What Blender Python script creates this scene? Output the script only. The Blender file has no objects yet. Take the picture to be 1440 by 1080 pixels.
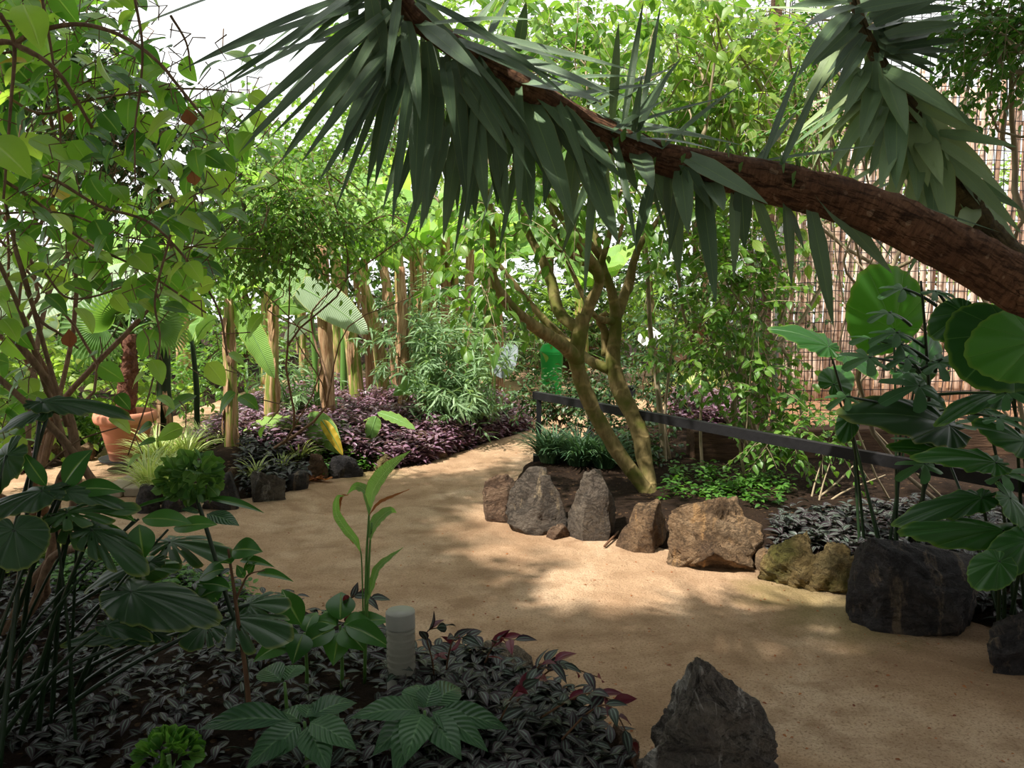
import bpy, math, random
import numpy as np

RNG = np.random.default_rng(11)
C = bpy.context.scene.collection
scene = bpy.context.scene
PI = math.pi

# ------------------------------------------------------------------ camera
F_PX = 1166.0
CAM = np.array([0.0, 0.0, 1.6])
PITCH = math.atan((540 - 400) / F_PX)
FW = np.array([0, math.cos(PITCH), -math.sin(PITCH)])
UP = np.array([0, math.sin(PITCH), math.cos(PITCH)])
RT = np.array([1.0, 0, 0])

def ray(px, py):
    return FW + (px - 720) / F_PX * RT + (540 - py) / F_PX * UP

def P(px, py, Y):
    d = ray(px, py)
    return CAM + d * (Y / d[1])

def G(px, py, z=0.0):
    d = ray(px, py)
    return CAM + d * ((z - CAM[2]) / d[2])

def pxm(Y):
    return Y / F_PX          # metres per pixel at depth Y

# ------------------------------------------------------------------ object helpers
def thing(name, label, cat, base, group=None):
    o = bpy.data.objects.new(name, None)
    C.objects.link(o)
    o.location = tuple(float(v) for v in base)
    o.empty_display_size = 0.1
    o['label'] = label
    o['category'] = cat
    if group:
        o['group'] = group
    return o

def tag(o, label, cat, group=None, kind=None):
    o['label'] = label
    o['category'] = cat
    if group:
        o['group'] = group
    if kind:
        o['kind'] = kind
    return o

def norm(a):
    a = np.asarray(a, float)
    return a / np.maximum(np.linalg.norm(a, axis=-1, keepdims=True), 1e-9)

class MB:
    def __init__(s):
        s.V = []; s.L = []; s.S = []; s.U = []; s.R = []; s.M = []; s.n = 0
    def add(s, V, L, S, U=None, R=0.5, M=0):
        V = np.asarray(V, float).reshape(-1, 3)
        L = np.asarray(L, int).ravel(); S = np.asarray(S, int).ravel()
        k = len(V)
        s.V.append(V); s.L.append(L + s.n); s.S.append(S)
        s.U.append(np.zeros((k, 2)) if U is None else np.asarray(U, float).reshape(-1, 2))
        s.R.append(np.full(k, R, float) if np.isscalar(R) else np.asarray(R, float).ravel())
        s.M.append(np.full(len(S), M, int))
        s.n += k
        return s
    def build(s, name, mats, parent=None, origin=None, smooth=True):
        V = np.concatenate(s.V); L = np.concatenate(s.L); S = np.concatenate(s.S)
        U = np.concatenate(s.U); R = np.concatenate(s.R); M = np.concatenate(s.M)
        if parent is not None:
            o0 = np.array(parent.get('_w', parent.location[:]), float)
            V = V - o0
        elif origin is not None:
            V = V - np.asarray(origin, float)
        me = bpy.data.meshes.new(name)
        me.vertices.add(len(V)); me.vertices.foreach_set('co', V.astype(np.float32).ravel())
        me.loops.add(len(L)); me.loops.foreach_set('vertex_index', L.astype(np.int32))
        me.polygons.add(len(S))
        st = np.concatenate([[0], np.cumsum(S)[:-1]])
        me.polygons.foreach_set('loop_start', st.astype(np.int32))
        me.polygons.foreach_set('loop_total', S.astype(np.int32))
        me.polygons.foreach_set('use_smooth', np.full(len(S), smooth, bool))
        me.polygons.foreach_set('material_index', M.astype(np.int32))
        uv = me.uv_layers.new(name='UVMap')
        uv.data.foreach_set('uv', U[L].astype(np.float32).ravel())
        at = me.attributes.new('rnd', 'FLOAT', 'POINT')
        at.data.foreach_set('value', R.astype(np.float32))
        me.update(calc_edges=True)
        me.validate()
        if not isinstance(mats, (list, tuple)):
            mats = [mats]
        for m in mats:
            me.materials.append(m)
        o = bpy.data.objects.new(name, me)
        C.objects.link(o)
        if parent is not None:
            o.parent = parent
        elif origin is not None:
            o.location = tuple(float(v) for v in origin)
        return o

# sub-parts: parent mesh object sits at its parent's origin, so vertices use the thing's base too
def subpart(mb, name, mat, part, root, smooth=True):
    o = mb.build(name, mat, None, np.array(root.location[:]), smooth)
    o.location = (0, 0, 0)
    o.parent = part
    return o

# ------------------------------------------------------------------ geometry helpers
def gridfaces(nu, nv, off=0, closed=False):
    """(nu rows) x (nv columns) grid"""
    i, j = np.meshgrid(np.arange(nu - 1), np.arange(nv if closed else nv - 1), indexing='ij')
    j2 = (j + 1) % nv
    q = np.stack([i * nv + j, i * nv + j2, (i + 1) * nv + j2, (i + 1) * nv + j], -1).reshape(-1, 4)
    return q + off

def smooth_path(pts, n=6):
    pts = np.asarray(pts, float)
    k = len(pts)
    if k < 3:
        t = np.linspace(0, 1, n + 1)[:, None]
        return pts[0] * (1 - t) + pts[-1] * t
    ext = np.vstack([2 * pts[0] - pts[1], pts, 2 * pts[-1] - pts[-2]])
    out = []
    for i in range(k - 1):
        p0, p1, p2, p3 = ext[i:i + 4]
        t = np.linspace(0, 1, n, endpoint=False)[:, None]
        out.append(0.5 * ((2 * p1) + (-p0 + p2) * t + (2 * p0 - 5 * p1 + 4 * p2 - p3) * t ** 2 + (-p0 + 3 * p1 - 3 * p2 + p3) * t ** 3))
    out.append(pts[-1:])
    return np.vstack(out)

def tube(mb, pts, rad, sides=8, R=0.5, M=0, caps=True, wob=0.0, seed=0):
    pts = np.asarray(pts, float)
    n = len(pts)
    rad = np.interp(np.linspace(0, 1, n), np.linspace(0, 1, len(np.atleast_1d(rad))), np.atleast_1d(rad))
    T = norm(np.gradient(pts, axis=0))
    a = np.array([0, 0, 1.0]) if abs(T[0][2]) < 0.9 else np.array([1.0, 0, 0])
    N = [norm(np.cross(np.cross(T[0], a), T[0]))]
    for i in range(1, n):
        v = N[-1] - T[i] * np.dot(N[-1], T[i])
        N.append(norm(v))
    N = np.array(N); B = np.cross(T, N)
    th = np.linspace(0, 2 * PI, sides, endpoint=False)
    rr = np.ones((n, sides))
    if wob:
        g = np.random.default_rng(seed + 5)
        rr = 1 + wob * g.normal(size=(n, sides))
    V = pts[:, None] + rad[:, None, None] * rr[..., None] * (np.cos(th)[None, :, None] * N[:, None] + np.sin(th)[None, :, None] * B[:, None])
    q = gridfaces(n, sides, 0, True)
    ln = np.concatenate([[0], np.cumsum(np.linalg.norm(np.diff(pts, axis=0), axis=1))])
    U = np.stack(np.broadcast_arrays(th[None] / (2 * PI), ln[:, None]), -1)
    L = q.ravel(); S = np.full(len(q), 4)
    if caps:
        L = np.concatenate([L, np.arange(sides)[::-1], (n - 1) * sides + np.arange(sides)])
        S = np.concatenate([S, [sides, sides]])
    mb.add(V.reshape(-1, 3), L, S, U.reshape(-1, 2), R, M)

def lathe(mb, c, prof, sides=48, R=0.5, M=0, cap0=True, cap1=True):
    prof = np.asarray(prof, float)
    th = np.linspace(0, 2 * PI, sides, endpoint=False)
    V = np.stack([prof[:, 0][:, None] * np.cos(th), prof[:, 0][:, None] * np.sin(th), np.repeat(prof[:, 1][:, None], sides, 1)], -1)
    q = gridfaces(len(prof), sides, 0, True)
    L = q.ravel(); S = np.full(len(q), 4)
    if cap0:
        L = np.concatenate([L, np.arange(sides)[::-1]]); S = np.concatenate([S, [sides]])
    if cap1:
        L = np.concatenate([L, (len(prof) - 1) * sides + np.arange(sides)]); S = np.concatenate([S, [sides]])
    U = np.stack(np.broadcast_arrays(th[None] / (2 * PI), prof[:, 1][:, None]), -1).reshape(-1, 2)
    mb.add(V.reshape(-1, 3) + np.asarray(c), L, S, U, R, M)

def box(mb, a, b, R=0.5, M=0):
    a = np.asarray(a, float); b = np.asarray(b, float)
    V = np.array([[x, y, z] for z in (a[2], b[2]) for y in (a[1], b[1]) for x in (a[0], b[0])])
    F = [[0, 2, 3, 1], [4, 5, 7, 6], [0, 1, 5, 4], [2, 6, 7, 3], [0, 4, 6, 2], [1, 3, 7, 5]]
    mb.add(V, np.array(F).ravel(), [4] * 6, np.stack([V[:, 0] + V[:, 1], V[:, 2]], -1), R, M)

def bar(mb, p, q, w, h, R=0.5, M=0, up=(0, 0, 1)):
    p = np.asarray(p, float); q = np.asarray(q, float)
    t = norm(q - p); s = norm(np.cross(t, up)); u = np.cross(s, t)
    V = []
    for c in (p, q):
        for a, b in ((-1, -1), (1, -1), (1, 1), (-1, 1)):
            V.append(c + s * a * w / 2 + u * b * h / 2)
    F = [[0, 3, 2, 1], [4, 5, 6, 7], [0, 1, 5, 4], [1, 2, 6, 5], [2, 3, 7, 6], [3, 0, 4, 7]]
    ln = np.linalg.norm(q - p)
    U = [(0, 0), (.3, 0), (.6, 0), (1, 0), (0, ln), (.3, ln), (.6, ln), (1, ln)]
    mb.add(V, np.array(F).ravel(), [4] * 6, U, R, M)

def ribbon(mb, Cn, W, N, fold=0.2, nv=5, wave=0.0, wn=6, R=0.5, M=0, seed=0, droop=0.0):
    """blade along centre line Cn with half widths W and face normal hint N"""
    Cn = np.asarray(Cn, float); n = len(Cn)
    T = norm(np.gradient(Cn, axis=0))
    N = np.broadcast_to(np.asarray(N, float), (n, 3))
    B = norm(np.cross(T, N)); Nn = np.cross(B, T)
    v = np.linspace(-1, 1, nv)
    u = np.linspace(0, 1, n)
    g = np.random.default_rng(seed + 17)
    ph = g.uniform(0, 6.28, 2)
    wv = wave * np.where(v[None] < 0, np.sin(u[:, None] * wn * 6.28 + ph[0]), np.sin(u[:, None] * wn * 6.6 + ph[1])) * np.abs(v[None]) ** 1.5
    off = (np.abs(v)[None] * fold - droop * v[None] ** 2) * W[:, None] + wv * (W[:, None] / max(W.max(), 1e-6))
    V = Cn[:, None] + B[:, None] * (v[None, :, None] * W[:, None, None]) * math.cos(min(abs(fold), 1.2) * 0.6) + Nn[:, None] * off[..., None]
    q = gridfaces(n, nv)
    U = np.stack(np.broadcast_arrays(v[None] * .5 + .5, u[:, None]), -1)
    mb.add(V.reshape(-1, 3), q.ravel(), np.full(len(q), 4), U.reshape(-1, 2), R, M)

def arc(a, b, bulge, n=9, pw=1.0):
    a = np.asarray(a, float); b = np.asarray(b, float)
    t = np.linspace(0, 1, n)[:, None]
    m = (a + b) / 2 + np.asarray(bulge, float)
    return (1 - t) ** 2 * a + 2 * t * (1 - t) * m + t ** 2 * b

# -------------------------------------------------- leaf templates  (local: +Y to the tip, +Z face)
class T:
    def __init__(s, V, L, S, U):
        s.V = np.asarray(V, float); s.L = np.asarray(L, int); s.S = np.asarray(S, int); s.U = np.asarray(U, float)

def t_leaf(nu=6, nv=3, w=0.45, fold=0.25, curl=0.25, peak=0.42, stalk=0.08, acu=1.0):
    u = np.linspace(0, 1, nu); v = np.linspace(-1, 1, nv)
    e = math.log(0.5) / math.log(peak)
    W = w / 2 * np.sin(PI * np.clip(u, 0, 1) ** e) ** acu
    W = np.maximum(W, 0.004)
    ang = curl * u
    y = stalk + (1 - stalk) * u; z = -curl * u ** 2 * 0.8
    V = np.zeros((nu, nv, 3))
    V[..., 0] = v[None] * W[:, None]
    V[..., 1] = y[:, None] * (1 - 0.2 * curl * u[:, None])
    V[..., 2] = z[:, None] + np.abs(v)[None] * W[:, None] * fold
    U = np.stack(np.broadcast_arrays(v[None] * .5 + .5, u[:, None]), -1)
    q = gridfaces(nu, nv)
    return T(V.reshape(-1, 3), q.ravel(), np.full(len(q), 4), U.reshape(-1, 2))

def t_radial(rf, na=48, rings=5, cup=0.25, ripple=0.0, rn=14, holes=None, petiole=0.0, side=0.0):
    """leaf described by an outline r(theta) about the petiole joint, theta=0 is the tip (+Y)"""
    th = np.linspace(-PI, PI, na + 1)[:-1]
    r = np.array([rf(t) for t in th])
    V = [[0, 0, 0]]; U = [[0.5, 0]]
    for k in range(1, rings + 1):
        f = k / rings
        for t, rr in zip(th, r):
            q = rr * f
            z = -cup * q ** 2 + ripple * math.sin(rn * t) * f ** 2 - 0.02 * math.cos(8 * t) * f - side * (q * math.sin(t)) ** 2
            V.append([q * math.sin(t), q * math.cos(t), z]); U.append([(t + PI) / (2 * PI), f])
    L = []; S = []
    for j in range(na):
        L += [0, 1 + (j + 1) % na, 1 + j]; S.append(3)
    for k in range(rings - 1):
        for j in range(na):
            if holes and holes(th[j], (k + 1.5) / rings):
                continue
            a = 1 + k * na + j; b = 1 + k * na + (j + 1) % na
            L += [a, b, b + na, a + na]; S.append(4)
    return T(V, L, S, U)

def frames(D, N):
    D = norm(D); X = norm(np.cross(D, N)); Z = np.cross(X, D)
    return np.stack([X, D, Z], -1)          # columns

def inst(mb, t, D, N, Tn, S, R, M=0):
    D = np.asarray(D, float).reshape(-1, 3); k = len(D)
    if k == 0:
        return
    N = np.broadcast_to(np.asarray(N, float), (k, 3))
    F = frames(D, N)
    S = np.broadcast_to(np.asarray(S, float).reshape(-1, 1) if np.ndim(S) < 2 else S, (k, 3)) if np.ndim(S) < 2 else S
    Vl = t.V[None] * S[:, None, :]
    V = np.einsum('kij,knj->kni', F, Vl) + np.asarray(Tn, float).reshape(-1, 1, 3)
    nvt = len(t.V)
    L = (t.L[None] + (np.arange(k) * nvt)[:, None]).ravel()
    Sz = np.tile(t.S, k)
    U = np.tile(t.U, (k, 1))
    Rr = np.repeat(np.broadcast_to(R, (k,)), nvt)
    mb.add(V.reshape(-1, 3), L, Sz, U, Rr, M)

def runit(n, g=None):
    g = g or RNG
    return norm(g.normal(size=(n, 3)))

def twigs(mbL, mbT, P0, D0, tl, nl, t, size, droop=0.4, g=None, tr=0.003, splay=1.0, upn=1.0, spread=0.25):
    """n twigs starting at P0 heading D0, each carrying nl alternate leaves"""
    g = g or RNG
    n = len(P0)
    D0 = norm(D0)
    ln = tl * g.uniform(.55, 1.25, n)[:, None]
    ts = np.linspace(0, 1, 4)
    ring = []
    for s_ in ts:
        ring.append(P0 + D0 * ln * s_ + np.array([0, 0, -1]) * ln * droop * s_ ** 2)
    Q = np.stack(ring, 1)                       # n,4,3
    if mbT is not None:
        Td = norm(Q[:, -1] - Q[:, 0])
        A = norm(np.cross(Td, runit(n, g))); B = np.cross(Td, A)
        V = []
        for k in range(4):
            rr = tr * (1 - .7 * ts[k])
            for a in range(3):
                V.append(Q[:, k] + rr * (math.cos(a * 2.0944) * A + math.sin(a * 2.0944) * B))
        V = np.stack(V, 1)
        q = gridfaces(4, 3, 0, True)
        L = (q.ravel()[None] + (np.arange(n) * 12)[:, None]).ravel()
        mbT.add(V.reshape(-1, 3), L, np.full(n * len(q), 4), np.tile([[0, 0]], (n * 12, 1)), np.repeat(g.uniform(0, 1, n), 12))
    tt = (np.arange(nl) + .6) / nl
    tt = np.clip(tt[None] + g.uniform(-.06, .06, (n, nl)), 0.02, 1)
    Pl = P0[:, None] + D0[:, None] * ln[:, None] * tt[..., None] + np.array([0, 0, -1]) * (ln[:, None] * droop * tt[..., None] ** 2)
    Tg = norm(D0[:, None] + np.array([0, 0, -1.0]) * 2 * droop * tt[..., None])
    pr = norm(np.cross(Tg, np.array([0, 0, 1.0])) + 1e-4)
    sgn = np.where(np.arange(nl) % 2 == 0, 1, -1)[None, :, None]
    Dl = norm(Tg * .55 + pr * sgn * splay + g.normal(size=(n, nl, 3)) * spread + np.array([0, 0, -.25 - droop * .4]))
    Nl = np.array([0, 0, 1.0]) * upn + g.normal(size=(n, nl, 3)) * .45
    k = n * nl
    sz = size * g.uniform(.6, 1.2, k)
    base = np.repeat(g.uniform(0, 1, n), nl)
    R = np.clip(base * .5 + g.uniform(0, 1, k) * .5, 0, 1)
    inst(mbL, t, Dl.reshape(-1, 3), Nl.reshape(-1, 3), Pl.reshape(-1, 3), sz, R)
    return Q

def ell(px, py, Y, rx, ry, ryd, w=1.0):
    c = P(px, py, Y)
    return (c, np.array([rx * pxm(Y), ryd, ry * pxm(Y)]), w)

def crown(mbL, mbT, ells, n, t, size, tl=.35, nl=8, droop=.4, g=None, tr=.003, pw=.55, **kw):
    g = g or RNG
    w = np.array([e[2] for e in ells], float); w /= w.sum()
    allp = []
    for e, k in zip(ells, np.round(w * n).astype(int)):
        if k < 1: continue
        d = runit(k, g) * (g.uniform(0, 1, k) ** pw)[:, None]
        p = e[0] + d * e[1]
        D = d * .8 + runit(k, g) * .7 + np.array([0, 0, .15])
        twigs(mbL, mbT, p, D, tl, nl, t, size, droop, g, tr, **kw)
        allp.append(p)
    return np.concatenate(allp)

def limb(mb, a, b, r0, r1, g, sides=6, kink=.08, n=5, R=.5):
    a = np.asarray(a, float); b = np.asarray(b, float)
    L = np.linalg.norm(b - a)
    t = np.linspace(0, 1, n)[:, None]
    p = a * (1 - t) + b * t
    p[1:-1] += g.normal(size=(n - 2, 3)) * kink * L
    tube(mb, smooth_path(p, 4), [r0, r1], sides, R, caps=True)
    return p

def in_poly(X, Y, poly):
    poly = np.asarray(poly)[:, :2]
    ins = np.zeros(X.shape, bool)
    j = len(poly) - 1
    for i in range(len(poly)):
        xi, yi = poly[i]; xj, yj = poly[j]
        c = ((yi > Y) != (yj > Y)) & (X < (xj - xi) * (Y - yi) / (yj - yi + 1e-12) + xi)
        ins ^= c
        j = i
    return ins

def edge_dist(X, Y, poly):
    poly = np.asarray(poly)[:, :2]
    d = np.full(X.shape, 1e9)
    for i in range(len(poly)):
        a = poly[i]; b = poly[(i + 1) % len(poly)]
        ab = b - a; L2 = (ab ** 2).sum() + 1e-12
        t = np.clip(((X - a[0]) * ab[0] + (Y - a[1]) * ab[1]) / L2, 0, 1)
        d = np.minimum(d, np.hypot(X - a[0] - t * ab[0], Y - a[1] - t * ab[1]))
    return d

def fbm(X, Y, s=1.0, seed=0):
    o = np.zeros(np.shape(X)); g = np.random.default_rng(seed + 91)
    for k in range(7):
        f = s * 1.7 ** k; a = .6 ** k
        th = g.uniform(0, 6.28); ph = g.uniform(0, 6.28, 2)
        o += a * np.sin(f * (X * math.cos(th) + Y * math.sin(th)) + ph[0]) * np.cos(f * (Y * math.cos(th) - X * math.sin(th)) * .9 + ph[1])
    return o * .5

def smoothstep(x):
    x = np.clip(x, 0, 1); return x * x * (3 - 2 * x)

class Bed:
    def __init__(s, poly, H, edge=.35, seed=0, base=.02, tilt=None):
        s.poly = np.asarray(poly)[:, :2]; s.H = H; s.edge = edge; s.seed = seed; s.base = base
    def h(s, X, Y):
        ins = in_poly(X, Y, s.poly); d = edge_dist(X, Y, s.poly)
        sd = np.where(ins, d, -d) + .035 * fbm(X, Y, 7, s.seed + 5)
        return np.clip(sd * .5, -.07, s.base) + s.H * smoothstep(sd / s.edge) + .02 * fbm(X, Y, 4, s.seed) * smoothstep(sd / .2)
    def mesh(s, name, mat, step=.07):
        x0, y0 = s.poly.min(0) - .1; x1, y1 = s.poly.max(0) + .1
        nx = int((x1 - x0) / step) + 1; ny = int((y1 - y0) / step) + 1
        X, Y = np.meshgrid(np.linspace(x0, x1, nx), np.linspace(y0, y1, ny))
        Z = s.h(X, Y)
        V = np.stack([X, Y, Z], -1).reshape(-1, 3)
        q = gridfaces(ny, nx)
        keep = (V[q][:, :, 2] > -.06).any(1)
        q = q[keep]
        used = np.unique(q); mp = -np.ones(len(V), int); mp[used] = np.arange(len(used))
        mb = MB(); mb.add(V[used], mp[q].ravel(), np.full(len(q), 4), V[used][:, :2])
        o = mb.build(name, mat)
        o['kind'] = 'structure'
        return o
    def sample(s, n, g, inset=0.0, sub=None):
        x0, y0 = s.poly.min(0); x1, y1 = s.poly.max(0)
        if sub is not None:
            sub = np.asarray(sub)[:, :2]
            x0, y0 = np.maximum([x0, y0], sub.min(0)); x1, y1 = np.minimum([x1, y1], sub.max(0))
        X = g.uniform(x0, x1, n * 6); Y = g.uniform(y0, y1, n * 6)
        k = in_poly(X, Y, s.poly)
        if sub is not None: k &= in_poly(X, Y, sub)
        X, Y = X[k], Y[k]
        if inset:
            k = edge_dist(X, Y, s.poly) > inset; X, Y = X[k], Y[k]
        X, Y = X[:n], Y[:n]
        return X, Y, np.maximum(s.h(X, Y), 0)

# ------------------------------------------------------------------ materials
def srgb(r, g, b):
    f = lambda c: (c / 255) / 12.92 if c / 255 <= .04045 else ((c / 255 + .055) / 1.055) ** 2.4
    return (f(r), f(g), f(b), 1)

class NT:
    def __init__(s, name):
        s.m = bpy.data.materials.new(name); s.m.use_nodes = True
        s.t = s.m.node_tree; s.t.nodes.clear()
        s.out = s.t.nodes.new('ShaderNodeOutputMaterial')
    def n(s, typ, ins=None, **kw):
        nd = s.t.nodes.new('ShaderNode' + typ)
        for k, v in kw.items(): setattr(nd, k, v)
        for k, v in (ins or {}).items():
            if isinstance(v, bpy.types.NodeSocket): s.t.links.new(v, nd.inputs[k])
            else: nd.inputs[k].default_value = v
        return nd
    def math(s, op, a, b=0.0, c=None, clamp=False):
        i = {0: a, 1: b}
        if c is not None: i[2] = c
        nd = s.n('Math', i, operation=op); nd.use_clamp = clamp
        return nd.outputs[0]
    def mix(s, f, a, b, mode='MIX'):
        nd = s.n('Mix', None, data_type='RGBA', blend_type=mode)
        for k, v in ((0, f), (6, a), (7, b)):
            if isinstance(v, bpy.types.NodeSocket): s.t.links.new(v, nd.inputs[k])
            else: nd.inputs[k].default_value = v
        return nd.outputs[2]
    def ramp(s, f, stops, interp='LINEAR'):
        nd = s.n('ValToRGB', {0: f}); cr = nd.color_ramp; cr.interpolation = interp
        while len(cr.elements) > 1: cr.elements.remove(cr.elements[-1])
        cr.elements[0].position = stops[0][0]; cr.elements[0].color = stops[0][1]
        for p, c in stops[1:]:
            e = cr.elements.new(p); e.color = c
        return nd.outputs[0]
    def noise(s, vec, scale, detail=4, rough=.55, dist=0.0):
        nd = s.n('TexNoise', {'Scale': scale, 'Detail': detail, 'Roughness': rough, 'Distortion': dist})
        if vec is not None: s.t.links.new(vec, nd.inputs['Vector'])
        return nd.outputs[0]
    def pos(s):
        return s.n('NewGeometry').outputs['Position']
    def obj(s):
        return s.n('TexCoord').outputs['Object']
    def scale(s, vec, x, y, z):
        return s.n('Mapping', {'Vector': vec, 'Scale': (x, y, z)}).outputs[0]
    def uv(s):
        return s.n('SeparateXYZ', {0: s.n('UVMap').outputs[0]}).outputs
    def bump(s, h, st=.3, d=.01):
        return s.n('Bump', {'Height': h, 'Strength': st, 'Distance': d}).outputs[0]
    def fin(s, shader):
        s.t.links.new(shader, s.out.inputs[0]); return s.m
    def princ(s, col, rough=.6, spec=.4, normal=None, metal=0.0, **kw):
        i = {'Base Color': col, 'Roughness': rough, 'Specular IOR Level': spec, 'Metallic': metal}
        if normal is not None: i['Normal'] = normal
        i.update(kw)
        return s.n('BsdfPrincipled', i).outputs[0]

def leafmat(name, stops, tr=.4, rough=.42, spec=.45, vein='mid', veincol=None, tboost=1.5, edge=None, blotch=None):
    n = NT(name)
    rnd = n.n('Attribute', None, attribute_name='rnd').outputs['Fac']
    col = n.ramp(rnd, [(i / max(len(stops) - 1, 1) if not isinstance(c[0], tuple) else c[1], srgb(*(c if not isinstance(c[0], tuple) else c[0]))) for i, c in enumerate(stops)])
    u, v = n.uv()[0], n.uv()[1]
    au = n.math('ABSOLUTE', n.math('SUBTRACT', u, .5))       # 0 midrib .5 edge
    vc = srgb(*veincol) if veincol else None
    h = None
    if vein in ('mid', 'pinnate', 'banana', 'yucca'):
        m = n.math('SUBTRACT', 1, n.math('MULTIPLY', au, {'banana': 28, 'yucca': 40}.get(vein, 18)), clamp=True)
        col = n.mix(n.math('MULTIPLY', m, .55), col, vc or srgb(165, 190, 110))
        if vein == 'mid': h = n.math('MULTIPLY', m, -.5)
    if vein == 'pinnate':
        w = n.math('SINE', n.math('MULTIPLY', n.math('SUBTRACT', v, n.math('MULTIPLY', au, .55)), 56))
        s_ = n.math('POWER', n.math('MAXIMUM', w, 0.0), 5)
        col = n.mix(n.math('MULTIPLY', s_, .16), col, vc or srgb(150, 180, 100))
        h = n.math('MULTIPLY', w, .5)
    if vein == 'banana':
        w = n.math('SINE', n.math('MULTIPLY', n.math('SUBTRACT', v, n.math('MULTIPLY', au, .06)), 330))
        nz = n.noise(n.scale(n.n('UVMap').outputs[0], 1.2, 60, 1), 3, 2)
        col = n.mix(n.math('MULTIPLY', nz, .35), col, vc or srgb(150, 185, 100))
        h = n.math('MULTIPLY', w, .35)
    if vein == 'yucca':
        nz = n.noise(n.scale(n.n('UVMap').outputs[0], 50, 1.5, 1), 2, 3)
        col = n.mix(n.math('MULTIPLY', nz, .28), col, srgb(140, 165, 130))
        e = n.math('MULTIPLY', n.math('SUBTRACT', au, .475), 40, clamp=True)
        col = n.mix(n.math('MULTIPLY', e, .7), col, srgb(170, 165, 90))
        h = nz
    if vein == 'zebra':
        b = n.math('SUBTRACT', 1, n.math('MULTIPLY', n.math('ABSOLUTE', n.math('SUBTRACT', au, .19)), 9), clamp=True)
        b = n.math('MULTIPLY', b, n.math('SMOOTH_MIN', 1, n.math('MULTIPLY', n.math('SUBTRACT', 1, v), 2.2), .2), clamp=True)
        col = n.mix(n.math('MULTIPLY', b, .8), col, vc)
    if vein == 'edgepale':
        e = n.math('MULTIPLY', n.math('SUBTRACT', au, .22), 12, clamp=True)
        col = n.mix(e, col, vc)
    if vein == 'radial':
        # main veins fan out from the joint; fine side veins between them
        s1 = n.math('ABSOLUTE', n.math('SINE', n.math('MULTIPLY', n.math('SUBTRACT', u, .5), 28.27)))
        vv = n.math('SUBTRACT', 1, n.math('DIVIDE', n.math('MULTIPLY', s1, n.math('ADD', v, .15)), .07), clamp=True)
        col = n.mix(n.math('MULTIPLY', vv, .5), col, vc or srgb(150, 185, 110))
        h = n.math('SUBTRACT', n.math('MULTIPLY', s1, n.math('MULTIPLY', v, .8)), n.math('MULTIPLY', vv, .3))
    if blotch:
        nz = n.noise(n.pos(), blotch[1], 3)
        f = n.math('MULTIPLY', n.math('SUBTRACT', nz, blotch[2]), 14, clamp=True)
        col = n.mix(f, col, srgb(*blotch[0]))
    if edge:
        e = n.math('MULTIPLY', n.math('SUBTRACT', v if vein == 'radial' else n.math('MULTIPLY', au, 2), .93), 14, clamp=True)
        col = n.mix(n.math('MULTIPLY', e, .8), col, srgb(*edge))
    nrm = n.bump(h, .5, .01) if h is not None else None
    pr = n.princ(col, rough, spec, nrm)
    tc = n.mix(1.0, col, (tboost * .95, tboost * .95, tboost * .5, 1), 'MULTIPLY')
    td = {'Color': tc}
    if nrm is not None: td['Normal'] = nrm
    trn = n.n('BsdfTranslucent', td).outputs[0]
    ms = n.n('MixShader', {0: tr, 1: pr, 2: trn}).outputs[0]
    return n.fin(ms)

def barkmat(name, c1, c2, scale=(8, 8, 2), ns=3, bump=.6, rings=0, moss=None, uvstretch=None, rough=.85):
    n = NT(name)
    o = n.pos()
    nz = n.noise(n.scale(o, *scale), ns, 6, .65)
    col = n.ramp(nz, [(.3, srgb(*c1)), (.7, srgb(*c2))])
    h = nz
    if uvstretch:
        uvn = n.noise(n.scale(n.n('UVMap').outputs[0], *uvstretch), 1, 5, .6)
        col = n.mix(n.math('MULTIPLY', n.math('SUBTRACT', uvn, .4), 3, clamp=True), col, srgb(*c1))
        h = n.math('ADD', nz, uvn)
    if rings:
        v = n.uv()[1]
        wv = n.math('SINE', n.math('ADD', n.math('MULTIPLY', v, rings), n.math('MULTIPLY', n.noise(o, 9, 2), 5)))
        wv = n.math('POWER', n.math('MAXIMUM', wv, 0), 8)
        col = n.mix(n.math('MULTIPLY', wv, .5), col, srgb(c2[0] + 25, c2[1] + 20, c2[2] + 15))
        h = n.math('ADD', h, n.math('MULTIPLY', wv, .5))
    if moss:
        m = n.noise(o, 5, 3)
        col = n.mix(n.math('MULTIPLY', n.math('SUBTRACT', m, .48), 6, clamp=True), col, srgb(*moss))
    return n.fin(n.princ(col, rough, .25, n.bump(h, bump, .02)))

def plain(name, col, rough=.6, spec=.4, metal=0.0, nz=.12, ns=20, bump=0.0):
    n = NT(name)
    f = n.noise(n.pos(), ns, 4)
    c = n.mix(n.math('MULTIPLY', f, nz * 2), srgb(*col), srgb(*[max(0, int(v * .55)) for v in col]))
    return n.fin(n.princ(c, rough, spec, n.bump(f, bump, .01) if bump else None, metal))
SKY = 1.5; SUN = 9.0; SUNDIR = (-.45, -.3, .84); EXPO = 0.0
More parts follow.
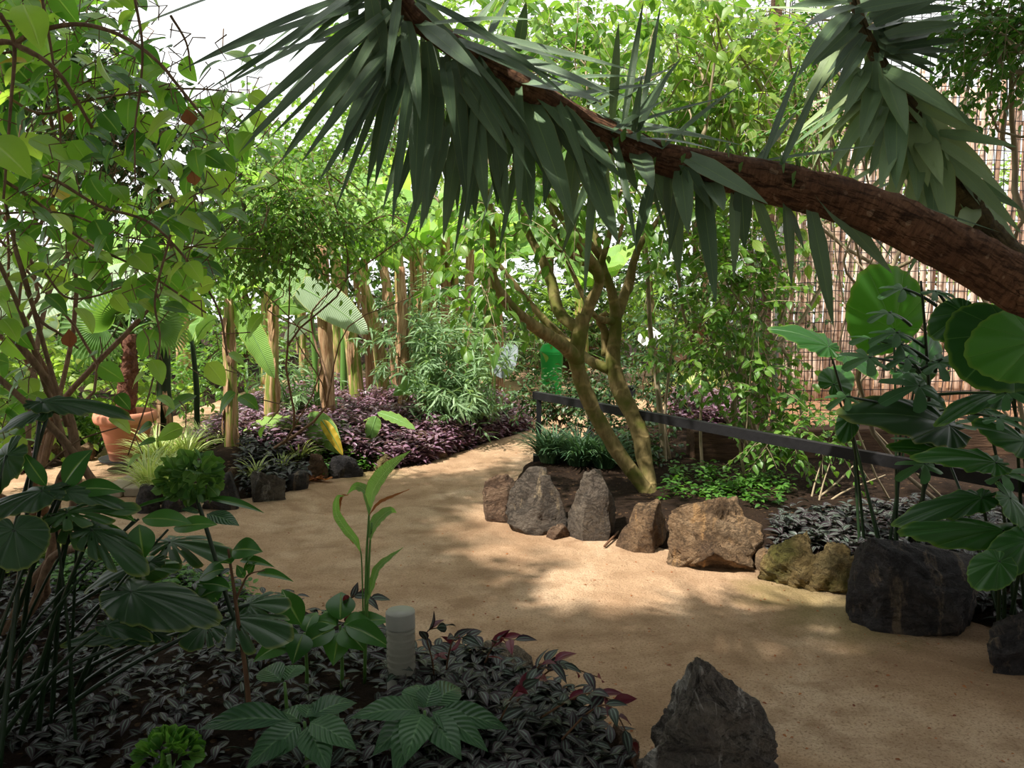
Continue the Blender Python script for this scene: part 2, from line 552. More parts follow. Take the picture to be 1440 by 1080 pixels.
# ================================================================== materials
M = {}
M['yucca'] = leafmat('yucca_leaf', [(60, 88, 58), (90, 118, 84), (118, 144, 108)], tr=.10, rough=.34, spec=.5, vein='yucca', tboost=1.3)
M['yucca2'] = leafmat('yucca_leaf_pale', [(88, 120, 76), (132, 162, 114), (170, 188, 132)], tr=.14, rough=.34, spec=.5, vein='yucca', tboost=1.3)
M['heart'] = leafmat('climber_leaf', [(60, 102, 42), (98, 146, 56), (140, 178, 76), (166, 188, 92)], tr=.55, rough=.32, spec=.5, vein='mid', tboost=2.0, blotch=((150, 140, 54), 5, .72))
M['bright'] = leafmat('bright_foliage', [(86, 120, 56), (124, 154, 70), (166, 184, 96)], tr=.5, rough=.45, vein='mid', tboost=1.7)
M['mid'] = leafmat('green_foliage', [(62, 100, 44), (96, 138, 56), (132, 164, 74)], tr=.45, rough=.4, vein='mid', tboost=1.6)
M['dark'] = leafmat('dark_foliage', [(34, 62, 36), (54, 86, 46), (80, 112, 58)], tr=.25, rough=.35, spec=.5, vein='mid', tboost=1.4)
M['far'] = leafmat('far_foliage', [(86, 124, 56), (124, 160, 74), (168, 192, 108)], tr=.45, rough=.5, vein='none', tboost=1.5)
M['fardark'] = leafmat('far_dark_foliage', [(52, 84, 46), (84, 116, 62), (120, 148, 84)], tr=.35, rough=.5, vein='none', tboost=1.4)
M['grey'] = leafmat('willow_leaf', [(92, 124, 88), (124, 156, 112), (160, 186, 144)], tr=.35, rough=.5, vein='mid', tboost=1.3)
M['fig'] = leafmat('fig_leaf', [(58, 98, 58), (78, 122, 70)], tr=.3, rough=.55, vein='radial', veincol=(110, 150, 100), tboost=1.5)
M['alocasia'] = leafmat('elephant_ear_leaf', [(34, 74, 30), (48, 96, 36), (70, 126, 42)], tr=.36, rough=.42, vein='radial', veincol=(90, 132, 66), tboost=1.55, edge=(104, 136, 50))
M['philo'] = leafmat('philodendron_leaf', [(40, 68, 42), (54, 86, 50), (62, 104, 42)], tr=.3, rough=.38, vein='radial', veincol=(92, 122, 82), tboost=1.6, edge=(120, 130, 60))
M['pinn'] = leafmat('ribbed_leaf', [(50, 88, 56), (70, 110, 68)], tr=.25, rough=.35, vein='pinnate', veincol=(120, 160, 110), tboost=1.5)
M['glossy'] = leafmat('glossy_leaf', [(46, 90, 40), (74, 124, 50)], tr=.35, rough=.3, vein='mid', tboost=1.7)
M['banana'] = leafmat('banana_leaf', [(96, 142, 66), (128, 172, 82), (160, 196, 100)], tr=.45, rough=.4, vein='banana', tboost=1.6, edge=(190, 180, 90), veincol=(170, 200, 120))
M['bananagrey'] = leafmat('banana_leaf_underside', [(120, 146, 112), (142, 164, 132)], tr=.25, rough=.45, vein='banana', tboost=1.3, edge=(180, 180, 100), veincol=(176, 188, 160))
M['silver'] = leafmat('silvery_leaf', [(128, 140, 148), (146, 156, 164)], tr=.1, rough=.5, vein='banana', veincol=(160, 168, 174))
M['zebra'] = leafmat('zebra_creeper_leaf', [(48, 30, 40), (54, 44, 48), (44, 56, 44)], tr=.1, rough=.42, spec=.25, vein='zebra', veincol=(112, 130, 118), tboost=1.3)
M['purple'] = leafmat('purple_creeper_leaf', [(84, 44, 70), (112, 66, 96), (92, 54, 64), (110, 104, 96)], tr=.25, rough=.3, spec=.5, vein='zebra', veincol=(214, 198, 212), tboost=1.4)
M['wine'] = leafmat('wine_red_leaf', [(92, 30, 48), (120, 44, 60)], tr=.35, rough=.35, vein='mid', veincol=(130, 70, 80), tboost=1.3)
M['grass'] = leafmat('striped_grass_blade', [(120, 156, 70), (160, 186, 96), (190, 204, 130)], tr=.35, rough=.45, vein='edgepale', veincol=(214, 220, 160), tboost=1.3)
M['mondo'] = leafmat('dark_grass_blade', [(52, 84, 58), (78, 112, 76), (104, 134, 96)], tr=.2, rough=.35, vein='none')
M['strap'] = leafmat('strap_leaf', [(74, 108, 72), (104, 136, 96), (130, 158, 118)], tr=.25, rough=.35, vein='none')
M['herb'] = leafmat('herb_leaf', [(52, 96, 38), (78, 126, 48), (110, 156, 64)], tr=.4, rough=.4, vein='mid', tboost=1.5)
M['fanpalm'] = leafmat('fan_palm_leaf', [(88, 126, 60), (122, 158, 78)], tr=.4, rough=.45, vein='mid', tboost=1.5)
M['flower'] = leafmat('green_bract', [(62, 104, 46), (88, 130, 56), (112, 150, 70)], tr=.3, rough=.5, vein='mid')
M['ginger'] = leafmat('young_banana_leaf', [(90, 140, 60), (120, 168, 78)], tr=.45, rough=.35, vein='banana', tboost=1.6, veincol=(190, 214, 160), edge=(150, 110, 60))
M['dead'] = leafmat('dry_leaf', [(140, 80, 44), (176, 112, 64), (120, 60, 40)], tr=.25, rough=.7, vein='mid', veincol=(150, 100, 60), tboost=1.2)
M['yellow'] = leafmat('yellowing_leaf', [(190, 180, 70), (206, 170, 50)], tr=.45, rough=.5, vein='mid', tboost=1.3)
M['white'] = plain('white_petal', (246, 246, 240), .5)
M['green_stem'] = plain('green_stem', (98, 138, 64), .4, .4, nz=.2)
M['dark_stem'] = plain('dark_green_stem', (36, 56, 30), .4, .4, nz=.3)
M['brown_stem'] = plain('brown_twig', (120, 88, 64), .8, .2, nz=.4)
M['pale_stem'] = plain('pale_twig', (176, 158, 128), .8, .2, nz=.35)
M['bark'] = barkmat('brown_bark', (84, 62, 44), (132, 104, 76), (14, 14, 4), 2)
M['treebark'] = barkmat('mossy_bark', (96, 84, 50), (150, 132, 88), (10, 10, 4), 3, bump=.35, rings=34, moss=(96, 98, 42))
def yuccabarkmat(name, a, b, pale):
    n = NT(name); p = n.pos(); uvv = n.n('UVMap').outputs[0]
    ring = n.noise(n.scale(uvv, 7, 46, 1), 1.0, 8, .72, .3)
    blk = n.noise(n.scale(uvv, 34, 12, 1), 1.0, 6, .7, .6)
    col = n.ramp(ring, [(.3, srgb(*a)), (.68, srgb(*b))])
    crack = n.math('MULTIPLY', n.math('SUBTRACT', blk, .52), 7, clamp=True)
    col = n.mix(n.math('MULTIPLY', crack, .6), col, srgb(*[int(v * .45) for v in a]))
    ds = n.math('MULTIPLY', n.math('SUBTRACT', n.noise(n.scale(uvv, 11, 26, 1), 1.0, 1), .66), 22, clamp=True)
    col = n.mix(n.math('MULTIPLY', ds, .5), col, srgb(*pale))
    col = n.mix(n.math('MULTIPLY', n.math('SUBTRACT', n.noise(p, 4, 4), .45), 2.5, clamp=True), col, srgb(*a))
    h = n.math('ADD', n.math('MULTIPLY', ring, 1.0), n.math('MULTIPLY', crack, -.8))
    return n.fin(n.princ(col, .85, .25, n.bump(h, 1.0, .02)))
M['yuccabark'] = yuccabarkmat('yucca_bark', (84, 54, 36), (150, 108, 78), (196, 160, 128))
M['yuccabark2'] = yuccabarkmat('yucca_bark_mossy', (70, 60, 36), (118, 100, 62), (140, 124, 84))
M['sheath'] = barkmat('dry_banana_sheath', (126, 84, 54), (224, 192, 152), (18, 18, 2), 3, bump=.6, uvstretch=(9, 1.2, 1))
M['vinebark'] = barkmat('vine_bark', (96, 74, 56), (146, 116, 90), (14, 14, 6), 3, bump=.5)
M['palmfib'] = barkmat('palm_fibre', (72, 38, 34), (140, 96, 74), (20, 20, 12), 3, bump=1.0)

def pseudostem():
    n = NT('banana_stem_skin')
    v = n.uv()[1]
    o = n.pos()
    nz = n.noise(n.scale(o, 14, 14, 1.6), 2, 5, .6)
    green = n.ramp(n.noise(n.scale(o, 10, 10, 1), 3, 3), [(.3, srgb(92, 112, 44)), (.7, srgb(146, 158, 66))])
    dry = n.ramp(n.noise(n.scale(n.n('UVMap').outputs[0], 14, 1.4, 1), 1.2, 5, .65), [(.25, srgb(112, 74, 46)), (.5, srgb(188, 146, 106)), (.75, srgb(230, 202, 164))])
    f = n.math('MULTIPLY', n.math('SUBTRACT', nz, .46), 9, clamp=True)
    col = n.mix(f, green, dry)
    hgt = n.noise(n.scale(n.n('UVMap').outputs[0], 22, 1.0, 1), 1.2, 4)
    return n.fin(n.princ(col, .6, .35, n.bump(hgt, .6, .015)))
M['pseudo'] = pseudostem()

def sandmat():
    n = NT('trodden_sand_path')
    p = n.pos()
    big = n.noise(p, 1.1, 7, .66, .8)
    med = n.noise(p, 5, 6, .65)
    fine = n.noise(p, 90, 4, .7)
    vor = n.n('TexVoronoi', {'Vector': p, 'Scale': 55.0}).outputs[0]
    col = n.ramp(big, [(.32, srgb(152, 122, 94)), (.5, srgb(184, 153, 122)), (.68, srgb(204, 177, 148))])
    col = n.mix(n.math('MULTIPLY', n.math('SUBTRACT', med, .46), 3.6, clamp=True), col, srgb(148, 118, 90))
    col = n.mix(n.math('MULTIPLY', n.math('SUBTRACT', fine, .5), 5, clamp=True), col, srgb(128, 100, 76))
    sp = n.math('MULTIPLY', n.math('SUBTRACT', .12, vor), 12, clamp=True)
    spn = n.math('GREATER_THAN', n.noise(p, 30, 1), .56)
    col = n.mix(n.math('MULTIPLY', sp, spn), col, srgb(226, 206, 170))
    # moss patch in front of the mossy boulders and along the far bed
    def patch(c, r):
        d = n.n('VectorMath', {0: p, 1: tuple(c)}, operation='DISTANCE').outputs['Value']
        return n.math('SUBTRACT', 1, n.math('DIVIDE', d, r), clamp=True)
    a = n.math('MAXIMUM', patch(G(1190, 858), .75), n.math('MAXIMUM', patch(G(1110, 838), .5), patch(G(520, 668), .5)))
    mo = n.math('MULTIPLY', n.math('SUBTRACT', n.math('ADD', a, n.math('MULTIPLY', med, .9)), .78), 2.6, clamp=True)
    col = n.mix(n.math('MULTIPLY', mo, .5), col, srgb(112, 108, 58))
    # long tracks and cracks
    wv = n.n('TexWave', {'Vector': n.scale(p, .35, 1.2, 1), 'Scale': 1.3, 'Distortion': 9.0, 'Detail': 4.0}).outputs[1]
    col = n.mix(n.math('MULTIPLY', n.math('MULTIPLY', n.math('SUBTRACT', .2, wv), 3, clamp=True), n.math('MULTIPLY', n.math('SUBTRACT', n.noise(p, 2.3, 2), .5), 5, clamp=True)), col, srgb(132, 102, 76))
    h = n.math('ADD', n.math('ADD', n.math('MULTIPLY', med, 1.2), n.math('MULTIPLY', fine, .35)), n.math('MULTIPLY', wv, .3))
    return n.fin(n.princ(col, .9, .15, n.bump(h, .8, .04)))
M['sand'] = sandmat()

def soilmat(name, a, b, chips):
    n = NT(name); p = n.pos()
    col = n.ramp(n.noise(p, 7, 7, .7), [(.3, srgb(*a)), (.7, srgb(*b))])
    vo = n.n('TexVoronoi', {'Vector': p, 'Scale': 26.0, 'Randomness': 1.0})
    f = n.math('MULTIPLY', n.math('GREATER_THAN', n.noise(p, 18, 2), .56), n.math('LESS_THAN', vo.outputs[0], .32))
    col = n.mix(n.math('MULTIPLY', f, .8), col, srgb(*chips))
    return n.fin(n.princ(col, .95, .1, n.bump(n.noise(p, 30, 6, .7), 1.0, .05)))
M['soil'] = soilmat('dark_bed_soil', (36, 27, 21), (62, 47, 36), (104, 80, 58))
M['litter'] = soilmat('leaf_littered_soil', (150, 110, 84), (196, 150, 116), (220, 184, 150))

def rockmat(name, cols, vein=None, moss=None, seed=0.0, sc=3.0):
    n = NT(name); p = n.n('VectorMath', {0: n.pos(), 1: (seed, seed * 1.7, seed * .6)}, operation='ADD').outputs[0]
    a = n.noise(p, sc, 8, .7, .8)
    col = n.ramp(a, [(.28 + .44 * i / (len(cols) - 1), srgb(*c)) for i, c in enumerate(cols)])
    fine = n.noise(p, sc * 9, 6, .7)
    col = n.mix(n.math('MULTIPLY', fine, .5), col, srgb(*[int(v * .55) for v in cols[0]]))
    if vein:
        m = n.noise(n.scale(p, 3.2, 1.6, .8), sc * 1.2, 6, .68, .5)
        f = n.math('MULTIPLY', n.math('SUBTRACT', m, .555), 9, clamp=True)
        g_ = .75
        col = n.mix(n.math('MULTIPLY', f, g_), col, srgb(*vein))
    if moss:
        f = n.math('MULTIPLY', n.math('SUBTRACT', n.noise(p, sc * 1.4, 4), .47), 7, clamp=True)
        col = n.mix(n.math('MULTIPLY', f, .8), col, srgb(*moss))
    ck = n.noise(n.scale(p, 1.0, 1.0, 1.8), sc * 2.6, 7, .72, 1.2)
    cr_ = n.math('MULTIPLY', n.math('SUBTRACT', .022, n.math('ABSOLUTE', n.math('SUBTRACT', ck, .48))), 40, clamp=True)
    col = n.mix(n.math('MULTIPLY', cr_, .5), col, srgb(*[int(v * .4) for v in cols[0]]))
    pit = n.math('MULTIPLY', n.math('SUBTRACT', n.noise(p, sc * 22, 4, .7), .56), 6, clamp=True)
    col = n.mix(n.math('MULTIPLY', pit, .4), col, srgb(*[int(v * .5) for v in cols[0]]))
    h = n.math('ADD', n.math('ADD', n.math('MULTIPLY', a, 1.6), n.math('MULTIPLY', fine, .8)), n.math('MULTIPLY', cr_, -.35))
    return n.fin(n.princ(col, .75, .3, n.bump(h, 1.0, .07)))
M['rock_grey'] = rockmat('grey_rock', [(56, 50, 46), (112, 102, 94), (158, 146, 132)], vein=(226, 218, 208), seed=1.3)
M['rock_umber'] = rockmat('grey_brown_rock', [(72, 64, 56), (108, 96, 84), (136, 122, 106)], vein=(160, 140, 110), seed=3.3)
M['rock_dark'] = rockmat('slate_rock', [(46, 43, 46), (78, 73, 74), (112, 102, 96)], vein=(150, 130, 108), seed=4.1)
M['rock_brown'] = rockmat('brown_rock', [(94, 70, 54), (132, 104, 82), (160, 134, 108)], seed=7.7)
M['rock_tan'] = rockmat('ochre_rock', [(98, 76, 58), (150, 120, 88), (198, 168, 132)], vein=(206, 160, 104), seed=9.2)
M['rock_moss'] = rockmat('mossy_yellow_rock', [(134, 112, 68), (168, 144, 94), (192, 170, 122)], moss=(98, 98, 40), seed=2.6)
M['rock_slab'] = rockmat('pale_slab_rock', [(128, 110, 90), (162, 144, 120), (190, 174, 148)], seed=5.5)
M['terracotta'] = plain('terracotta', (206, 136, 108), .65, .3, nz=.1, ns=12, bump=.1)
M['potsoil'] = plain('pot_soil', (98, 74, 52), .95, .1, nz=.5, ns=60, bump=1)
M['saucer'] = plain('black_plastic', (48, 48, 50), .5, .4)
M['slabstone'] = plain('grey_kerb_stone', (176, 162, 142), .8, .2, nz=.3, ns=10, bump=.4)
M['railmetal'] = plain('black_painted_metal', (30, 29, 31), .6, .3, nz=.5, ns=26, bump=.3)
M['postmetal'] = plain('black_post_metal', (34, 34, 36), .45, .45, nz=.3)
M['bollard'] = plain('grey_painted_metal', (150, 148, 138), .5, .45, nz=.15, ns=30)
M['timber'] = barkmat('dark_timber', (58, 42, 32), (104, 78, 58), (1.2, 14, 14), 3, bump=.9)
M['steel'] = plain('galvanised_steel', (184, 184, 182), .4, .5, metal=.3)
M['net'] = plain('black_netting', (40, 38, 40), .7, .2)
M['greenpl'] = plain('bright_green_plastic', (40, 190, 92), .5, .4, nz=.1)
M['log'] = barkmat('cut_log_bark', (84, 60, 44), (140, 104, 76), (6, 6, 6), 3, bump=.8)

def glassmat():
    n = NT('bollard_lens')
    v = n.uv()[1]
    return n.fin(n.princ(srgb(176, 170, 154), .3, .5, None, 0.0, **{'Transmission Weight': .35}))
def sleeve():
    n = NT('clear_lens_sleeve')
    t = n.n('BsdfTransparent', {'Color': (.86, .85, .8, 1)}).outputs[0]
    p_ = n.princ(srgb(190, 186, 172), .25, .5)
    return n.fin(n.n('MixShader', {0: .3, 1: t, 2: p_}).outputs[0])
M['lens'] = sleeve()

def bamboomat():
    n = NT('bamboo_cane')
    rnd = n.n('Attribute', None, attribute_name='rnd').outputs['Fac']
    col = n.ramp(rnd, [(0, srgb(164, 132, 112)), (.5, srgb(212, 184, 162)), (1, srgb(234, 214, 196))])
    nz = n.noise(n.scale(n.pos(), 30, 30, 4), 1.5, 5, .7)
    col = n.mix(n.math('MULTIPLY', n.math('SUBTRACT', nz, .45), 3, clamp=True), col, srgb(132, 96, 74))
    v = n.uv()[1]
    nd = n.math('POWER', n.math('ABSOLUTE', n.math('SINE', n.math('MULTIPLY', n.math('ADD', v, rnd), 10))), 60)
    col = n.mix(n.math('MULTIPLY', nd, .7), col, srgb(110, 78, 56))
    return n.fin(n.princ(col, .6, .3, n.bump(nz, .5, .01)))
M['bamboo'] = bamboomat()

# ================================================================== leaf templates
TL = {
    'ovate': t_leaf(6, 3, .5, .3, .3),
    'ovate_hi': t_leaf(9, 5, .52, .25, .35, stalk=.1),
    'small': t_leaf(4, 3, .48, .3, .25, stalk=.04),
    'lance': t_leaf(6, 3, .28, .3, .35, peak=.38),
    'willow': t_leaf(5, 3, .14, .3, .3, stalk=.02),
    'narrow': t_leaf(5, 3, .2, .3, .5, peak=.4),
    'zebra': t_leaf(6, 5, .42, .35, .3, peak=.4, stalk=.0),
    'petal': t_leaf(5, 5, .95, .35, -.25, peak=.6, stalk=.0),
    'big': t_leaf(12, 7, .5, .2, .5, peak=.42, stalk=.12),
}
def heart_rf(w=.62, notch=.75, tipw=.4, tip=.25, sc=.0, scn=22, back=.42):
    def f(t):
        c = math.cos(t)
        r = .5 * (back + (1 - back) * (c * .5 + .5)) * 1.35 * (w / .62) ** abs(math.sin(t))
        r += tip * math.exp(-(t / tipw) ** 2)
        r *= 1 - notch * math.exp(-((abs(t) - PI) / .2) ** 2)
        return r * (1 + sc * math.sin(scn * t))
    return f
TL['heart'] = t_leaf(7, 5, .74, .15, .35, peak=.36, stalk=.1, acu=.75)
TL['heart_hi'] = t_leaf(10, 5, .66, .16, .5, peak=.38, stalk=.08, acu=.78)
TL['ear'] = t_radial(heart_rf(w=.72, tip=.14, tipw=.5, sc=.014, scn=26), 104, 8, .3, ripple=.012, rn=18)
TL['ear_long'] = t_radial(heart_rf(w=.46, tip=.3, tipw=.45, sc=.03, scn=22, back=.38), 96, 8, .35, ripple=.016, rn=18)
def fig_rf(t):
    r = .26
    for a, m, w in ((0, .62, .24), (.95, .5, .22), (-.95, .5, .22), (1.9, .34, .25), (-1.9, .34, .25)):
        r = max(r, .2 + (m) * math.exp(-((t - a) / (w * 1.25)) ** 4))
    r *= 1 - .6 * math.exp(-((abs(t) - PI) / .25) ** 2)
    return r * (1 + .02 * math.sin(31 * t))
TL['fig'] = t_radial(fig_rf, 80, 5, .25, ripple=.02, rn=10)
def monst_rf(t):
    r = heart_rf(w=.75, tip=.16, tipw=.5, notch=.7)(t)
    a = abs(t)
    for k in (.55, .95, 1.35, 1.75, 2.15):
        r *= 1 - .5 * math.exp(-((a - k) / .045) ** 2)
    return r
TL['monstera'] = t_radial(monst_rf, 150, 7, .3, ripple=.012, rn=14,
                          holes=lambda t, f: .3 < f < .48 and any(abs(abs(t) - k) < .045 for k in (.75, 1.15, 1.55, 1.95)))

def t_fan(nseg=34, span=4.3, r0=.12, w=.075):
    V = []; L = []; S = []; U = []
    for i in range(nseg):
        a = -span / 2 + span * i / (nseg - 1)
        ln = 1 - .22 * (abs(a) / (span / 2)) ** 2
        d = np.array([math.sin(a), math.cos(a), 0]); x = np.array([math.cos(a), -math.sin(a), 0])
        b = len(V)
        for (f, ww, dz) in ((r0 * .2, .3, 0), (.35, 1.25, -.01), (.65, 1.2, -.04), (.85, .75, -.1), (1.0, .05, -.2)):
            for s_ in (-1, 0, 1):
                V.append(d * f * ln + x * s_ * w / 2 * ww + np.array([0, 0, dz + (0 if s_ == 0 else .022 * ww)]))
                U.append([.5 + .5 * s_, f])
        q = gridfaces(5, 3, b)
        L += q.ravel().tolist(); S += [4] * len(q)
    return T(V, L, S, U)
TL['fan'] = t_fan()

def t_blade(n=7, w=.05, bend=1.0, lean=.35):
    u = np.linspace(0, 1, n)
    ang = lean + bend * u * 1.5
    y = np.concatenate([[0], np.cumsum(np.sin(ang[:-1]) / (n - 1))]); z = np.concatenate([[0], np.cumsum(np.cos(ang[:-1]) / (n - 1))])
    W = w / 2 * (1 - u ** 2.5) + .001
    V = np.zeros((n, 3, 3))
    for j, s_ in enumerate((-1, 0, 1)):
        V[:, j, 0] = s_ * W; V[:, j, 1] = y; V[:, j, 2] = z + abs(s_) * W * .25
    q = gridfaces(n, 3)
    U = np.stack(np.broadcast_arrays(np.array([0, .5, 1])[None], u[:, None]), -1)
    return T(V.reshape(-1, 3), q.ravel(), np.full(len(q), 4), U.reshape(-1, 2))
TL['blade'] = t_blade()
TL['blade_up'] = t_blade(6, .09, .5, .3)
TL['strap'] = t_blade(7, .13, .9, .35)

# ================================================================== setting: ground, path and beds
mb = MB()
n_ = 120
xs = np.linspace(-16, 16, n_); ys = np.linspace(-4, 34, n_)
X, Y = np.meshgrid(xs, ys)
mb.add(np.stack([X, Y, 0 * X], -1).reshape(-1, 3), gridfaces(n_, n_).ravel(), np.full((n_ - 1) ** 2, 4), np.stack([X, Y], -1).reshape(-1, 2))
o = mb.build('floor', M['sand']); o['kind'] = 'structure'

def GP(l):
    return np.array([G(x, y)[:2] if not isinstance(x, str) else y for x, y in l])

bed_isl = Bed(GP([(192, 712), (262, 707), (335, 702), (400, 692), (440, 676), (510, 664), (545, 660), (600, 652), (650, 634), (700, 618), (748, 603),
                  (745, 590), (700, 580), (640, 572), (560, 566), (480, 566), (410, 570), (340, 590), (290, 612), (240, 650), (196, 690)]), .22, .6, 1)
bed_right = Bed(GP([(690, 722), (760, 740), (870, 758), (960, 778), (1080, 794), (1140, 812), (1210, 822), (1300, 850), (1400, 885), (1480, 920),
                    (1750, 1020), (2600, 800), (2600, 600), (1300, 575), (1060, 566), (960, 566), (910, 585), (850, 606), (790, 630), (740, 655), (700, 700)]), .07, .3, 2)
bed_front = Bed(np.vstack([GP([(-260, 792), (80, 778), (250, 800), (360, 838), (420, 858), (545, 890), (640, 935), (740, 975), (830, 1020), (875, 1090), (890, 1200)]),
                           np.array([[.33, 1.5], [.3, -2.5], [-6, -2.5]])]), .05, .4, 3)
bed_left = Bed(GP([(-700, 720), (-200, 690), (0, 672), (80, 657), (138, 642), (155, 618), (200, 600), (270, 577), (340, 552), (400, 532), (430, 519), (250, 500), (-900, 500)]), .10, .4, 4)
bed_back = Bed(np.array([[-14, 16.5], [-6, 15.6], [-3, 16.5], [0.0, 15.5], [2.2, 16.0], [5, 14.0], [14, 12.5], [14, 32], [-14, 32]]), .15, .6, 5)
bed_isl.mesh('trim_1', M['soil']); bed_right.mesh('trim_2', M['soil']); bed_front.mesh('trim_3', M['soil'])
bed_left.mesh('trim_4', M['soil'], .1); bed_back.mesh('trim_5', M['soil'], .25)
# pale leaf-littered ground inside the netted enclosure
mb = MB()
X, Y = np.meshgrid(np.linspace(2.55, 12, 60), np.linspace(7.75, 13.2, 40))
mb.add(np.stack([X, Y, .10 + .025 * fbm(X, Y, 3, 9)], -1).reshape(-1, 3), gridfaces(40, 60).ravel(), np.full(39 * 59, 4))
o = mb.build('trim_6', M['litter']); o['kind'] = 'structure'

# ================================================================== boulders
def boulder(name, bbox, mat, label, cat='rock', seed=0, depth=.8, spike=None, sub=5, base_h=0.0, cuts=14, group=None, rough=.06, lean=0.0):
    x0, x1, yt, yb = bbox
    c0 = G((x0 + x1) / 2, yb, base_h)
    Yd = c0[1]
    w = (x1 - x0) * pxm(Yd)
    dpt = w * depth
    Yc = Yd + dpt * .42
    cx = P((x0 + x1) / 2, yb, Yd)[0] * (1 + .0)
    ht = P((x0 + x1) / 2, yt, Yc)[2] - base_h
    g = np.random.default_rng(seed + 100)
    import bmesh
    bm = bmesh.new()
    bmesh.ops.create_icosphere(bm, subdivisions=sub, radius=1)
    bm.verts.ensure_lookup_table()
    V = np.array([v.co[:] for v in bm.verts]); Fc = np.array([[v.index for v in f.verts] for f in bm.faces])
    bm.free()
    for i in range(cuts):
        nn = runit(1, g)[0]; d = g.uniform(.5, .85)
        ex = np.maximum(V @ nn - d, 0)
        V = V - ex[:, None] * nn
    if spike:
        px_, pz = spike     # peak offset
        t = np.clip((V[:, 2] + .2) / 1.2, 0, 1)
        V[:, 0] = V[:, 0] * (1 - pz * t ** 1.1) + px_ * t
        V[:, 1] *= (1 - .35 * t)
    if spike:
        px_, pz = spike
    r = V / np.linalg.norm(V, axis=1, keepdims=True)
    s1 = fbm(V[:, 0] * 1.0 + seed, V[:, 1] + V[:, 2] * 1.3, 3.2, seed); s2 = fbm(V[:, 0] + V[:, 2] * 1.7, V[:, 1] - V[:, 2] + seed, 9, seed + 3)
    s3 = fbm(V[:, 0] * 1.1 + V[:, 1], V[:, 2] * 1.2 - V[:, 1] * .7 + seed, 17, seed + 9)
    ridge = 1 - np.abs(s1) * 2.6
    V = V + r * (s1[:, None] * rough * 1.3 + ridge[:, None] * rough * .7 - np.abs(s2)[:, None] * rough * 1.1 + s3[:, None] * rough * .3)
    V[:, 2] = np.maximum(V[:, 2], -.55)
    lo = V.min(0); hi = V.max(0)
    V = (V - (lo + hi) / 2) / (hi - lo)
    V = V * np.array([w, dpt, ht + .08]); V[:, 2] += (ht + .08) / 2 - .08
    V[:, 0] += lean * V[:, 2]
    base = np.array([cx * Yc / Yd * .5 + cx * .5, Yc, base_h])
    mb = MB(); mb.add(V + base, Fc.ravel(), np.full(len(Fc), 3))
    o = mb.build(name, mat, None, base, smooth=False)
    for p in o.data.polygons: p.use_smooth = True
    tag(o, label, cat, group)
    return o

